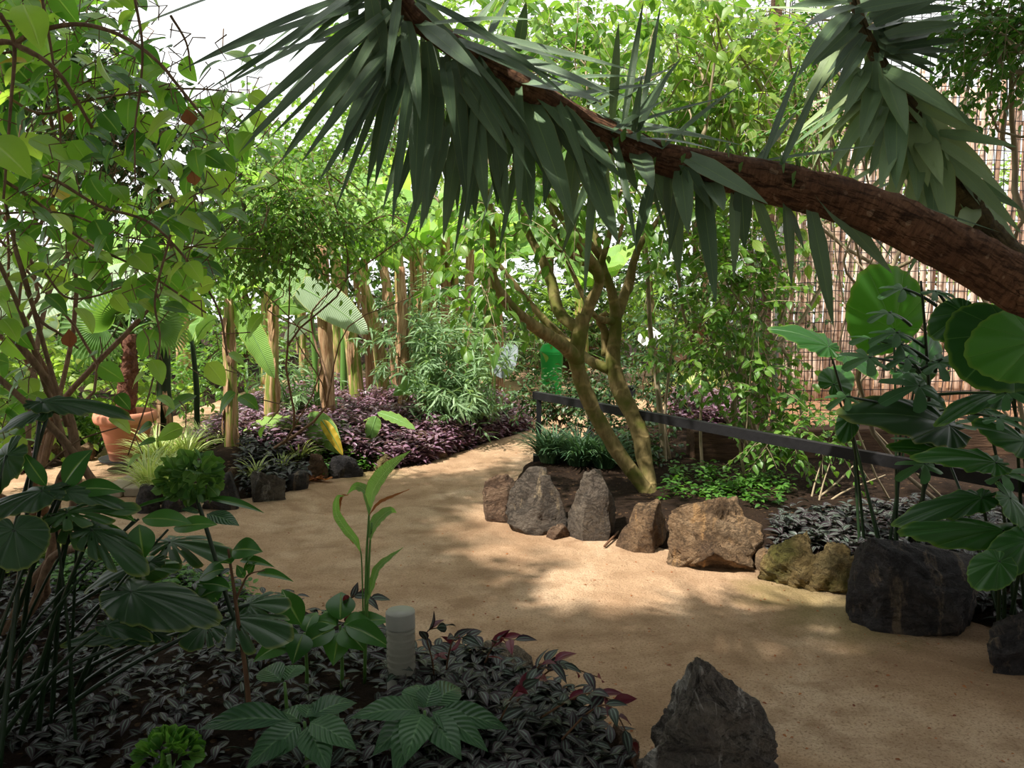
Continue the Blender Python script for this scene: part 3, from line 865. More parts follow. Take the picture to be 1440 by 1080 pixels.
RK = [
 ((677, 732, 664, 735), 'rock_brown', 'rounded dark brown rock at the left end of the right-hand rock border', 1, {}),
 ((708, 800, 656, 752), 'rock_umber', 'large angular grey-brown boulder in front of the black railing post', 2, {'cuts': 20}),
 ((765, 802, 736, 759), 'rock_brown', 'small low stone wedged between the grey boulder and the pointed one', 3, {}),
 ((796, 869, 659, 760), 'rock_umber', 'pointed triangular grey-brown rock right of the railing post', 4, {'spike': (-.15, .8), 'depth': .6}),
 ((866, 944, 702, 777), 'rock_tan', 'rounded ochre rock at the foot of the leaning tree trunk', 5, {}),
 ((936, 1084, 696, 806), 'rock_tan', 'largest craggy ochre boulder in the middle of the right rock border', 6, {'cuts': 22, 'rough': .09}),
 ((1062, 1087, 769, 803), 'rock_tan', 'fist-sized crumbly ochre stone at the right end of the craggy ochre boulder', 7, {'sub': 3}),
 ((1070, 1166, 743, 830), 'rock_moss', 'yellow mossy rock standing left of the smaller mossy one', 8, {'rough': .1, 'spike': (.05, .5)}),
 ((1134, 1213, 762, 836), 'rock_moss', 'smaller yellow mossy rock leaning against the big dark boulder', 9, {'rough': .1}),
 ((1198, 1412, 755, 897), 'rock_dark', 'biggest dark slate boulder in the right rock border', 10, {'cuts': 24, 'depth': .6, 'lean': -.12}),
 ((1385, 1500, 858, 952), 'rock_dark', 'dark grey rock cut by the right edge of the picture', 11, {'cuts': 18}),
 ((872, 1125, 930, 1190), 'rock_grey', 'pointed white-veined grey rock in the bottom foreground beside the path', 12, {'spike': (-.12, .62), 'depth': .75, 'cuts': 26, 'sub': 6, 'rough': .1}),
 ((640, 757, 905, 962), 'rock_slab', 'flat tan stone behind the zebra-leaved creeper right of the bollard light', 13, {'cuts': 18}),
 ((846, 902, 1018, 1084), 'rock_brown', 'small brown stone under the creeper leaves beside the foreground rock', 14, {}),
 ((184, 224, 680, 722), 'rock_dark', 'small dark stone at the left corner of the island bed', 15, {}),
 ((222, 275, 684, 722), 'rock_dark', 'dark round stone below the striped grass near the terracotta pot', 16, {}),
 ((277, 338, 662, 718), 'rock_dark', 'dark stone below the green flower head at the bed edge', 17, {}),
 ((314, 340, 656, 694), 'rock_brown', 'narrow brown stone at the foot of the left banana stem', 18, {'sub': 3}),
 ((350, 402, 661, 706), 'rock_grey', 'round grey-tan stone with creeper spilling over it left of centre bed edge', 19, {}),
 ((400, 434, 662, 690), 'rock_dark', 'low dark stone between the round grey-tan one and the upright pale one', 20, {'sub': 3}),
 ((429, 462, 636, 675), 'rock_brown', 'upright pale brown stone next to the little yellowing banana plant', 21, {}),
 ((459, 511, 640, 673), 'rock_dark', 'half shaded dark stone at the middle of the island bed front', 22, {}),
 ((514, 558, 636, 662), 'rock_moss', 'low mossy green stone in front of the purple creeper', 23, {'cuts': 10, 'sub': 3}),
 ((577, 630, 604, 646), 'rock_brown', 'slanting pointed brown slab rising out of the purple creeper', 24, {'spike': (-.5, .75), 'depth': .5}),
 ((668, 696, 576, 612), 'rock_brown', 'brown rock standing in the purple creeper below the willow-leaved shrub', 25, {'sub': 3}),
 ((48, 92, 616, 652), 'rock_brown', 'brown rock among purple creeper at the far left of the path', 26, {}),
 ((90, 130, 622, 650), 'rock_tan', 'rough ochre rock below the strap-leaved plants left of the pot', 27, {}),
 ((950, 985, 528, 560), 'rock_slab', 'pale rock at the far path edge behind the slim saplings', 28, {'sub': 3}),
 ((330, 372, 556, 580), 'rock_slab', 'sunlit pale stone beside the far left branch of the path', 29, {'sub': 3}),
]
for b, m, l, s_, kw in RK:
    boulder('boulder' if (b[1] - b[0]) > 70 else 'stone', b, M[m], l, 'rock', s_, group=None, **kw)

# ================================================================== railing
rail_pts = []
def railpt(px, hy):                 # point of the handrail centre at height hy above ground
    return G(px[0], px[1], hy)
rt = thing('railing', 'black metal handrail sloping across the right bed behind the rocks', 'railing', G(757, 668))
H = .62
r0 = G(768, 556, H + .0); r1 = G(1445, 684, H)
r0m = G(755, 556, H)
d_ = norm(r1 - r0m)
r1e = r0m + d_ * (np.linalg.norm(r1 - r0m) + .9)
mb = MB(); bar(mb, r0m - d_ * .02, r1e, .05, .065); bar(mb, r0m - d_ * .03, r0m - d_ * .019, .056, .07)
mb.build('rail', M['railmetal'], rt, smooth=False)
for k, nm in ((.0, 0), (2.35, 1), (np.linalg.norm(r1 - r0m) + .75, 2)):
    p = r0m + d_ * (k + .03)
    mb = MB(); box(mb, (p[0] - .022, p[1] - .022, 0.0), (p[0] + .022, p[1] + .022, H - .03)); box(mb, (p[0] - .05, p[1] - .05, .0), (p[0] + .05, p[1] + .05, .09))
    if nm != 1:
        mb.build('post', M['postmetal'], rt, smooth=False)
rt2 = thing('railing', 'distant black railing with brown top rail beside the far path', 'railing', G(970, 548))
a = P(934, 512, 12.6); b = P(982, 494, 12.0)
mb = MB(); bar(mb, a, b, .07, .09); mb.build('rail', M['timber'], rt2, smooth=False)
for p in (P(972, 497, 12.1),):
    mb = MB(); box(mb, (p[0] - .035, p[1] - .035, 0), (p[0] + .035, p[1] + .035, p[2])); mb.build('post', M['postmetal'], rt2, smooth=False)
pf = P(937, 508, 12.6)
mb = MB(); box(mb, (pf[0] - .035, pf[1] - .035, 0), (pf[0] + .035, pf[1] + .035, pf[2])); mb.build('post', M['postmetal'], rt2, smooth=False)
for (x, yt, Yd, lb) in ((831, 560, 8.6, 'short black post seen under the handrail beside the left trunk'), (889, 545, 9.4, 'short black post seen between the two leaning trunks')):
    p = P(x, yt, Yd); mb = MB(); box(mb, (p[0] - .035, p[1] - .035, 0), (p[0] + .035, p[1] + .035, p[2])); box(mb, (p[0] - .045, p[1] - .045, p[2]), (p[0] + .045, p[1] + .045, p[2] + .02))
    tag(mb.build('path_post', M['postmetal'], None, (p[0], p[1], 0), smooth=False), lb, 'post')

# ================================================================== bollard lights
def bollard(px, pyt, width, Yd, label, hgt=None):
    c = P(px, pyt, Yd); r = width / 2 * pxm(Yd); zt = c[2] if hgt is None else hgt
    base = np.array([c[0], c[1], 0.0])
    t = thing('bollard_light', label, 'light', base)
    mb = MB(); lathe(mb, base, [(r * 1.25, 0.0), (r * 1.25, .02), (r * .99, .025), (r * .99, zt - .235), (r * 1.0, zt - .23)]); mb.build('base_tube', M['bollard'], t)
    mb = MB(); lathe(mb, base, [(r * .86, zt - .232), (r * .86, zt - .06)], 32)
    for k in range(6):
        z = zt - .215 + k * .026
        lathe(mb, base, [(r * .8, z), (r * .97, z + .004), (r * .97, z + .012), (r * .8, z + .02)], 40)
    mb.build('louvre_lens', M['bollard'], t, smooth=False)
    mb = MB(); lathe(mb, base, [(r * .99, zt - .23), (r * .99, zt - .058)], 40, cap0=False, cap1=False)
    mb.build('lens_sleeve', M['lens'], t)
    mb = MB(); lathe(mb, base, [(r * .99, zt - .06), (r * 1.0, zt - .055), (r * 1.0, zt - .004), (r * .97, zt)], 48)
    mb.build('cap', M['bollard'], t)
    mb = MB(); lathe(mb, base, [(r * 1.004, zt - .236), (r * 1.004, zt - .23)], 48); mb.build('joint_ring', M['postmetal'], t)
    return t
bollard(563, 859, 43, 2.85, 'grey cylindrical bollard light with louvred lens in the front planting')
bollard(223, 625, 15, 7.3, 'small grey bollard light with ribbed lens beside the terracotta pot')

# ================================================================== terracotta pot, saucer, kerb stones, potted palm
pc = G(181, 668); pc[1] += .25; pc[0] = P(181, 668, pc[1])[0]
k0 = pxm(pc[1])
mb = MB()
for (x0, x1, yt, yb, dz) in ((139, 172, 672, 700, 0), (173, 206, 671, 699, 0)):
    a = G(x0, yb); w = (x1 - x0) * pxm(a[1])
    kb = MB(); box(kb, (a[0], a[1], 0), (a[0] + w * .97, a[1] + .62, .07)); o = kb.build('kerb_block', M['slabstone'], None, (a[0] + w / 2, a[1] + .3, 0), smooth=False)
    bv = o.modifiers.new('b', 'BEVEL'); bv.width = .012; bv.segments = 2
    tag(o, 'pale grey kerb block under the pot saucer, the %s one' % ('left' if x0 < 150 else 'right'), 'stone')
zb = .07
mb = MB(); R0 = 36 * k0
lathe(mb, (pc[0], pc[1], zb), [(R0 * .9, 0), (R0 * 1.0, .008), (R0 * 1.06, .035), (R0 * 1.0, .035), (R0 * .92, .012)], 48)
tag(mb.build('pot_saucer', M['saucer'], None, (pc[0], pc[1], zb)), 'round black saucer under the terracotta pot', 'saucer')
zb += .013
Hp = 72 * k0
pt = thing('terracotta_pot', 'round terracotta pot with a thick rolled rim beside the left path', 'pot', (pc[0], pc[1], zb))
mb = MB()
prof = [(0, 0), (R0 * .62, 0), (R0 * .66, .01), (R0 * .70, Hp * .16), (R0 * .715, Hp * .165), (R0 * .715, Hp * .185), (R0 * .725, Hp * .195), (R0 * .73, Hp * .225), (R0 * .745, Hp * .23),
        (R0 * .98, Hp * .78)]
lathe(mb, (pc[0], pc[1], zb), prof, 64, cap0=False, cap1=False)
mb.build('body', M['terracotta'], pt)
mb = MB()
th = np.linspace(-2.2, 2.6, 16)
rim = [(R0 * .98, Hp * .76)] + [(R0 * (1.07) + R0 * .11 * math.cos(t), Hp * .86 + Hp * .11 * math.sin(t)) for t in np.linspace(-1.7, 2.2, 14)] + [(R0 * .98, Hp * .86), (R0 * .93, Hp * .8)]
lathe(mb, (pc[0], pc[1], zb), rim, 64, cap0=False, cap1=False)
mb.build('rim', M['terracotta'], pt)
mb = MB(); lathe(mb, (pc[0], pc[1], zb), [(0, Hp * .84), (R0 * .5, Hp * .85), (R0 * .955, Hp * .81)], 40, cap0=False, cap1=False)
mb.build('potting_soil', M['potsoil'], pt)

def fan_leaf(root, base, tip_c, radius, facing, roll, g, mat='fanpalm', stem='green_stem'):
    """petiole to tip_c, fan disc there"""
    mb = MB()
    hub = np.asarray(tip_c, float); b = np.asarray(base, float)
    D = norm(hub - b + np.array([0, 0, -.1]))
    inst(mb, TL['fan'], [D], [facing], [hub], radius, g.uniform(0, 1))
    lf = mb.build('leaf', M[mat], root)
    m2 = MB(); tube(m2, arc(b, hub, (0, 0, .06), 8), [.012, .006], 5)
    subpart(m2, 'petiole', M[stem], lf, root)

g = np.random.default_rng(5)
pb = np.array([pc[0] + .0, pc[1], zb + Hp * .83])
pal = thing('fan_palm', 'fan palm with shaggy red-brown trunk growing in the terracotta pot', 'palm', pb)
top = P(181, 470, pc[1])
tp = smooth_path([pb, P(178, 560, pc[1]), P(182, 520, pc[1]), top], 5)
mb = MB(); tube(mb, tp, [.075, .085, .07, .05], 12, wob=.08)
mb.build('trunk', M['palmfib'], pal)
mb = MB()
for i in range(90):
    f = g.uniform(.02, .97); p = tp[int(f * (len(tp) - 1))]; a = g.uniform(0, 6.28)
    o_ = np.array([math.cos(a), math.sin(a), 0])
    inst(mb, TL['petal'], [o_ * (.5 + .3 * g.random()) + np.array([0, 0, g.uniform(.4, 1.2)])], [o_ * -1 + np.array([0, 0, .6])], [p + o_ * .05], g.uniform(.04, .085), g.uniform(0, 1))
mb.build('leaf_base_fibre', M['palmfib'], pal)
FL = [(118, 448, .0, 62, (-.3, -1, .35)), (62, 470, .3, 55, (.3, -1, .3)), (245, 445, .2, 50, (-.5, -1, .2)), (190, 400, .1, 55, (.1, -1, .5)), (150, 425, -.2, 45, (.2, -1, .1)), (226, 400, .35, 55, (-.2, -1, .4)), (280, 420, .5, 45, (-.6, -1, .1))]
for x, y, dy, r, fc in FL:
    fan_leaf(pal, top, P(181 + (x - 181) * .6, 470 + (y - 470) * .6, pc[1] + dy), r * 1.15 * pxm(pc[1]), fc, 0, g)
# ================================================================== yuccas
def W_yucca(u, w):
    return w / 2 * np.minimum(.55 + 1.5 * u, 1) * np.clip(1 - u ** 2.6, .01, 1) * np.where(u < .02, 1.0, 1)

def yucca_leaf(mb, a, b, w, N, sag, R, seed):
    L = np.linalg.norm(b - a)
    Cn = arc(a, b, np.array([0, 0, sag * L]), 11)
    u = np.linspace(0, 1, 11)
    ribbon(mb, Cn, W_yucca(u, w), N, fold=.22, nv=5, R=R, seed=seed)

def nearest_on(path, px, py):
    """3-D point of a path whose picture position is nearest to (px,py)"""
    d = path - CAM
    dep = d @ FW
    x = 720 + F_PX * (d @ RT) / dep; y = 540 - F_PX * (d @ UP) / dep
    i = np.argmin((x - px) ** 2 + (y - py) ** 2)
    return path[i]

yk = thing('yucca_tree', 'big leaning yucca whose brown trunk and dark sword leaves hang across the picture', 'yucca', (3.25, 2.55, .02))
ytr = np.array([[3.25, 2.55, .02], [3.1, 2.6, .55], [2.75, 2.72, 1.02], P(1520, 436, 2.85), P(1440, 404, 2.95), P(1330, 345, 3.05), P(1210, 290, 3.15), P(1080, 256, 3.2), P(930, 222, 3.2), P(830, 178, 3.15), P(745, 128, 3.08), P(660, 78, 3.0), P(590, 30, 2.92), P(560, -10, 2.88), P(540, -45, 2.85)])
ypath = smooth_path(ytr, 10)
mb = MB()
tube(mb, ypath, [.15, .125, .105, .10, .098, .092, .085, .078, .06, .05, .045, .04, .035, .03, .02], 20, wob=.035, seed=3)
mb.build('trunk', M['yuccabark'], yk)
g = np.random.default_rng(3)
# stubs of cut leaves on the bare part
mb = MB()
for i in range(40):
    mb = MB(); f = g.uniform(.48, .62); p = ypath[int(f * (len(ypath) - 1))]
    a = g.uniform(-.6, 2.4); o_ = np.array([0, -math.cos(a) * .6, math.sin(a)]); o_ = norm(o_)
    inst(mb, TL['petal'], [o_ * .6 + np.array([-.5, 0, .2])], [o_], [p + o_ * .075], g.uniform(.03, .055), g.uniform(0, 1)); mb.build('leaf_scar', M['green_stem'], yk)
YL = [  # base px, tip px, width px   (read from the photograph, each leaf then gets its own depth)
 (605, 33, 755, 28, 17), (590, 33, 677, 108, 24), (640, 40, 893, 100, 22), (642, 55, 775, 123, 26), (680, 68, 866, 137, 24), (727, 113, 850, 146, 22),
 (675, 93, 763, 237, 28), (632, 90, 715, 218, 30), (657, 127, 685, 300, 28), (680, 173, 713, 307, 26), (630, 93, 660, 310, 27), (597, 63, 627, 257, 24),
 (568, 32, 591, 170, 22), (510, 0, 549, 145, 26), (535, 0, 559, 123, 20), (480, -10, 495, 74, 22), (740, 137, 807, 317, 34), (760, 133, 875, 252, 34),
 (813, 158, 933, 210, 32), (810, 203, 870, 343, 32), (723, 200, 747, 313, 28), (857, 200, 897, 270, 30), (907, 208, 943, 317, 28), (893, 213, 918, 267, 28),
 (913, 267, 893, 350, 20), (940, 233, 955, 392, 28), (807, 207, 797, 330, 28), (633, 200, 623, 337, 22), (560, 100, 527, 263, 22), (580, 133, 537, 300, 20),
 (590, 173, 557, 283, 20), (603, 160, 587, 293, 20), (613, 200, 590, 327, 22), (607, 207, 567, 340, 18), (530, 97, 480, 230, 26), (523, 100, 477, 213, 24),
 (547, 147, 503, 230, 16), (657, 233, 653, 320, 16), (247, 0, 160, 50, 14),
 (500, -6, 248, 103, 16), (520, -4, 287, 130, 18), (535, 6, 258, 97, 16), (530, 10, 325, 185, 20), (535, 12, 292, 132, 16), (540, 20, 335, 216, 20), (545, 25, 343, 200, 18), (540, 40, 376, 197, 18), (548, 30, 393, 230, 24),
 (550, 50, 390, 233, 20), (552, 60, 423, 230, 20), (560, 60, 458, 247, 22), (570, 80, 444, 262, 20), (560, 40, 300, 90, 16), (556, 70, 515, 268, 22), (575, 90, 551, 320, 20), (583, 90, 583, 300, 26),
 (610, 110, 600, 310, 24), (640, 130, 643, 300, 24), (655, 150, 668, 306, 26), (690, 160, 700, 290, 26), (565, 50, 470, 300, 20), (572, 60, 420, 190, 18),
 (958, 213, 1080, 287, 30), (960, 233, 1000, 297, 28), (993, 257, 1018, 297, 26), (1040, 237, 1118, 228, 13), (1073, 217, 1243, 203, 8), (1100, 223, 1157, 107, 13), (1078, 214, 1127, 83, 11), (1062, 228, 1123, 153, 10),
 (880, 175, 1047, 205, 12), (880, 172, 1034, 134, 9), (1087, 237, 1407, 327, 9), (1203, 268, 1290, 293, 11), (1145, 258, 1255, 385, 28), (1160, 262, 1262, 372, 10),
 (985, 262, 1007, 430, 24), (1032, 262, 1032, 396, 20), (1103, 290, 1113, 403, 22), (1138, 300, 1172, 460, 22), (957, 240, 968, 330, 26), (1000, 262, 985, 352, 24), (1040, 262, 1047, 350, 24), (1104, 300, 1131, 352, 20),
 (866, 166, 700, 20, 12), (880, 170, 905, 0, 13), (866, 160, 870, 30, 15), (905, 160, 930, 2, 10), (900, 180, 950, 88, 14), (888, 176, 962, 76, 12), (893, 178, 903, 106, 14), (735, 60, 740, 2, 18), (690, 50, 720, -8, 12), (660, 45, 700, -6, 12),
 (930, 205, 1045, 118, 9), (860, 185, 938, 140, 16), (900, 190, 1010, 212, 12), (850, 160, 1000, 192, 14), (840, 150, 940, 108, 12), (830, 140, 950, 96, 12), (800, 130, 930, 118, 16), (770, 110, 895, 108, 16),
 (700, 85, 830, 160, 18), (700, 70, 890, 140, 20), (650, 40, 820, 92, 18), (655, 60, 800, 120, 18), (600, 10, 560, -60, 18), (560, -5, 470, -90, 18), (545, -10, 600, -90, 20),
 (620, 85, 640, 190, 20), (645, 90, 690, 200, 20), (700, 130, 752, 300, 26), (770, 160, 830, 250, 24), (835, 195, 850, 250, 26), (780, 175, 765, 290, 22), (720, 140, 705, 260, 22), (1060, 280, 1100, 380, 18), (960, 250, 940, 360, 20),
]
stuff = MB()
sized = []
for i, (x0, y0, x1, y1, w) in enumerate(YL):
    b0 = nearest_on(ypath, x0, y0)
    Yb = b0[1] - .03 + g.uniform(-.06, .05)
    Yt = Yb + g.uniform(-.32, .18)
    if w < 14 and y1 < y0: Yt = Yb + g.uniform(0, .3)
    a = P(x0, y0, Yb); a = a * .75 + b0 * .25; b = P(x1, y1, Yt)
    N = np.array([g.uniform(-.5, .5), -1, .7]) + (np.array([0, 0, .5]) if y1 - y0 < 90 else 0)
    mbl = MB(); yucca_leaf(mbl, a, b, w * pxm(Yb) * (1.16 if w > 21 else .95), N, g.uniform(.0, .06), g.uniform(0, 1), i)
    sized.append((w * np.hypot(x1 - x0, y1 - y0), mbl))
for i in range(60):       # the far side of the crown and leaves behind
    f = g.uniform(.60, .995); p = ypath[int(f * (len(ypath) - 1))]
    ax = norm(ypath[min(int(f * (len(ypath) - 1)) + 2, len(ypath) - 1)] - ypath[int(f * (len(ypath) - 1)) - 2])
    r = norm(np.cross(ax, runit(1, g)[0]))
    if r[2] > .3 and f < .9: r[2] *= .3
    D = norm(r * .8 + ax * (.1 + .8 * max(0, f - .88) * 8) + np.array([0, .45, -.8]))
    L = g.uniform(.4, .66)
    a = p + r * .04; b = a + D * L
    mbl = MB(); yucca_leaf(mbl, a, b, g.uniform(.03, .045), np.array([g.uniform(-.5, .5), -.8, .8]), g.uniform(.02, .1), g.uniform(0, 1), i + 300)
    sized.append((g.uniform(0, 60), mbl))
sized.sort(key=lambda t: -t[0])
for k, (s_, m_) in enumerate(sized):
    if k < 99: m_.build('leaf', M['yucca'], yk)
    else:
        stuff.add(np.concatenate(m_.V), np.concatenate(m_.L), np.concatenate(m_.S), np.concatenate(m_.U), np.concatenate(m_.R))
o = stuff.build('leaf', M['yucca'], yk); o['kind'] = 'stuff'

# second yucca, right and farther back
y2b = np.array([3.75, 3.75, .02])
y2 = thing('yucca_tree', 'upright yucca with a skirt of pale hanging sword leaves at the upper right', 'yucca', y2b)
y2p = smooth_path(np.array([y2b, [3.6, 3.8, .6], [3.2, 3.85, 1.1], P(1520, 430, 3.85), P(1440, 385, 3.85), P(1385, 335, 3.85), P(1345, 262, 3.85), P(1290, 170, 3.85), P(1237, 88, 3.85), P(1210, 30, 3.88), P(1195, -25, 3.9)]), 10)
mb = MB(); tube(mb, y2p, [.12, .11, .105, .10, .095, .085, .055, .04, .03, .025, .02], 16, wob=.04); mb.build('trunk', M['yuccabark2'], y2)
Y2 = [(790 / 3, 270 / 3, 790 / 3, 570 / 3, 26), (273, 97, 267, 177, 24), (283, 105, 315, 190, 30), (287, 95, 423, 188, 22), (300, 120, 377, 230, 24), (320, 160, 373, 240, 22), (323, 177, 345, 263, 28), (307, 177, 320, 260, 28),
      (293, 160, 300, 267, 28), (290, 187, 277, 267, 24), (347, 217, 353, 320, 26), (360, 220, 377, 334, 28), (330, 217, 337, 300, 24), (377, 213, 480, 360, 26), (333, 160, 407, 220, 24), (367, 180, 470, 207, 16),
      (397, 247, 480, 297, 22), (400, 265, 408, 318, 24), (417, 290, 386, 342, 24), (250, 100, 227, 163, 18), (247, 167, 203, 247, 18), (233, 105, 202, 150, 20), (275, 85, 277, 5, 16), (267, 83, 313, 23, 16),
      (283, 77, 353, 120, 18), (283, 73, 360, 93, 18), (287, 67, 400, 57, 20), (300, 43, 400, 33, 22), (290, 40, 385, 70, 22), (240, 17, 353, 0, 22), (227, 20, 160, 110, 20), (217, 50, 167, 160, 20), (233, 107, 200, 160, 20),
      (340, 170, 440, 250, 22), (350, 190, 460, 280, 22), (355, 200, 478, 330, 20), (310, 130, 430, 200, 20), (300, 110, 400, 175, 22), (290, 100, 385, 165, 22), (330, 190, 365, 260, 26), (315, 200, 330, 285, 26),
      (300, 200, 290, 300, 24), (280, 180, 262, 250, 20), (270, 160, 240, 240, 20), (265, 120, 250, 200, 22), (285, 140, 280, 230, 22), (345, 240, 345, 330, 24), (370, 240, 400, 330, 22), (320, 240, 312, 310, 20),
      (260, 30, 330, 5, 20), (270, 20, 395, 12, 20), (280, 35, 405, 48, 20), (285, 50, 378, 88, 20), (255, 20, 200, 60, 20), (250, 30, 180, 95, 20), (245, 10, 170, 40, 20), (235, 0, 150, 10, 20), (240, -10, 190, -70, 20), (250, -20, 330, -60, 20), (240, -20, 260, -90, 20),
      (260, 60, 215, 130, 18), (255, 50, 190, 130, 18), (250, 40, 170, 130, 18), (290, 55, 375, 45, 20), (280, 60, 360, 108, 18), (300, 50, 410, 20, 20), (280, 30, 370, -5, 20), (270, 40, 340, 30, 22), (300, 70, 390, 75, 18)]
for i, (x0, y0, x1, y1, w) in enumerate(Y2):
    x0 += 960; x1 += 960
    b0 = nearest_on(y2p, x0, y0)
    Yb = b0[1] - .04 + g.uniform(-.05, .05); Yt = Yb + g.uniform(-.35, .1)
    if x1 > x0 and y1 < 130: Yt = Yb + g.uniform(-.1, .35)
    a = P(x0, y0, Yb) * .6 + b0 * .4; b = P(x1, y1, Yt)
    mb = MB(); yucca_leaf(mb, a, b, w * pxm(Yb) * 1.2, np.array([g.uniform(-.7, .2), -1, .6]), g.uniform(.02, .07), g.uniform(0, 1), i + 600)
    mb.build('leaf', M['yucca2' if y1 > 140 else 'yucca'], y2)
mb = MB()
for i in range(50):
    f = g.uniform(.60, .99); k = int(f * (len(y2p) - 1)); p = y2p[k]
    r = runit(1, g)[0]; r[1] = abs(r[1]); D = norm(r + np.array([0, .3, -.9 + 1.3 * (f > .9)])); L = g.uniform(.4, .62)
    yucca_leaf(mb, p, p + D * L, .05, np.array([0, -.6, .8]), .05, g.uniform(0, 1), i + 900)
o = mb.build('leaf', M['yucca2'], y2); o['kind'] = 'stuff'

# ================================================================== central multi-stemmed tree
tb = G(924, 706)
tree = thing('leaning_tree', 'slender tree with two leaning mossy trunks and forked branches behind the railing', 'tree', tb)
YT = tb[1]
def path_px(l, dY=0.0, n=5):
    return smooth_path([P(x, y, YT + dY + (l2[0] if l2 else 0)) for x, y, *l2 in l], n)
def br(name, l, r, par=tree, sides=10, mat='treebark', n=5):
    mb = MB(); p = path_px(l, 0, n); tube(mb, p, [v * pxm(YT) for v in r], sides, wob=.05, seed=len(l))
    return mb.build(name, M[mat], par), p
br('trunk', [(926, 712), (900, 678), (863, 627), (830, 567), (813, 520), (810, 498), (816, 467), (822, 442)], [11, 10, 11, 11, 11, 12, 11, 9], sides=14)
br('trunk', [(920, 712), (908, 655, .1), (897, 600, .2), (874, 553, .3), (862, 507, .35), (866, 453, .4), (860, 410, .4), (848, 375, .4), (838, 335, .45), (826, 290, .5)], [10, 11, 13, 13, 11, 9, 7, 6, 5, 4], sides=14)
BR = [
 ([(812, 508), (795, 488, -.1), (763, 467, -.25), (727, 440, -.4), (707, 417, -.5), (694, 387, -.55), (693, 330, -.6), (688, 270, -.6)], [11, 10, 9, 8, 7, 5, 4, 3]),
 ([(816, 465), (787, 440, .1), (776, 400, .2), (765, 370, .25), (742, 325, .3), (733, 290, .3)], [9, 9, 8, 7, 5, 3]),
 ([(818, 460), (830, 427, 0), (843, 393, .0), (820, 368, -.1), (790, 352, -.2), (770, 338, -.3), (755, 318, -.3)], [8, 8, 7, 6, 4, 3, 2]),
 ([(843, 393), (838, 375, -.1), (822, 355, -.15), (806, 325, -.2), (788, 305, -.2), (770, 270, -.2)], [8, 7, 7, 6, 4, 3]),
 ([(846, 372, .3), (848, 362, .2), (856, 335, .2), (862, 300, .2), (876, 262, .2)], [5, 5, 4, 3, 2]),
 ([(845, 365, .3), (832, 345, .2), (825, 320, .2), (838, 290, .2)], [4, 4, 3, 2]),
 ([(866, 450, .4), (872, 430, .45), (884, 400, .5), (892, 365, .5), (903, 340, .5), (925, 310, .5), (958, 262, .55), (985, 200, .6)], [8, 9, 8, 6, 5, 4, 4, 3]),
 ([(871, 430, .45), (862, 418, .4), (852, 385, .4)], [6, 6, 5]),
 ([(866, 453, .4), (850, 450, .3), (838, 445, .2), (822, 420, .2), (800, 372, .2), (792, 350, .2), (782, 320, .2)], [6, 5, 4, 4, 3, 3, 2]),
 ([(858, 520, .35), (835, 510, .4), (818, 498, .5), (772, 456, .6), (745, 426, .6), (702, 373, .6), (682, 352, .6), (660, 330, .6)], [8, 8, 7, 6, 5, 4, 3, 2]),
 ([(852, 500, .4), (850, 465, .4), (842, 450, .35), (853, 440, .3)], [7, 6, 5, 4]),
]
for l, r in BR: br('branch', l, r, sides=8)
g = np.random.default_rng(21)
mbL, mbT = MB(), MB()
crown(mbL, mbT, [ell(700, 300, YT - .6, 60, 60, .5, 1.0), ell(760, 250, YT - .1, 90, 70, .6, 1.4), ell(860, 220, YT + .2, 110, 90, .7, 1.6), ell(980, 190, YT + .4, 80, 90, .6, 1.0), ell(820, 90, YT + .2, 200, 110, .8, 2.2), ell(680, 400, YT - .5, 45, 45, .3, .5), ell(760, 20, YT, 260, 80, .8, 1.6)],
      300, TL['ovate'], .12, tl=.42, nl=8, droop=.5, g=g)
for a, b in (((688, 270), (680, 180)), ((733, 290), (720, 180)), ((755, 318), (700, 250)), ((770, 270), (760, 120)), ((876, 262), (890, 90)), ((838, 290), (820, 60)), ((985, 200), (1010, 60)), ((826, 290), (840, 130)), ((782, 320), (740, 230)), ((660, 330), (600, 250)), ((925, 310), (1000, 260))):
    limb(mbT, P(*a, YT + .1), P(*b, YT + g.uniform(-.2, .4)), .018, .006, g)
for _ in range(40):
    a = P(g.uniform(700, 980), g.uniform(100, 330), YT + g.uniform(-.3, .5)); limb(mbT, a, a + runit(1, g)[0] * .5 + np.array([0, 0, .2]), .007, .002, g, 4)
mbL.build('foliage', M['mid'], tree); mbT.build('twig', M['pale_stem'], tree)

# ================================================================== generic plants
def bush(name, label, cat, ells, n, t, size, lm, sm='brown_stem', tl=.3, nl=8, droop=.35, seed=0, stems=5, base=None, group=None, stem_r=.012, limbs=10, **kw):
    g = np.random.default_rng(seed + 1000)
    if base is None:
        c = ells[0][0]; base = np.array([c[0], c[1], 0.0])
    base = np.asarray(base, float)
    root = thing(name, label, cat, base, group)
    mbL, mbT = MB(), MB()
    pts = crown(mbL, mbT, ells, n, TL[t], size, tl=tl, nl=nl, droop=droop, g=g, **kw)
    mbS = MB()
    for i in range(stems):
        q = pts[g.integers(len(pts))]
        p = limb(mbS, base + np.array([g.uniform(-.06, .06), g.uniform(-.06, .06), 0]), q, stem_r * g.uniform(.7, 1.2), stem_r * .35, g)
        for k in range(max(1, limbs // stems)):
            limb(mbS, p[g.integers(1, len(p))], pts[g.integers(len(pts))], stem_r * .45, stem_r * .15, g, 5)
    mbL.build('foliage', M[lm], root); mbT.build('twig', M[sm], root); mbS.build('stem', M[sm], root)
    return root

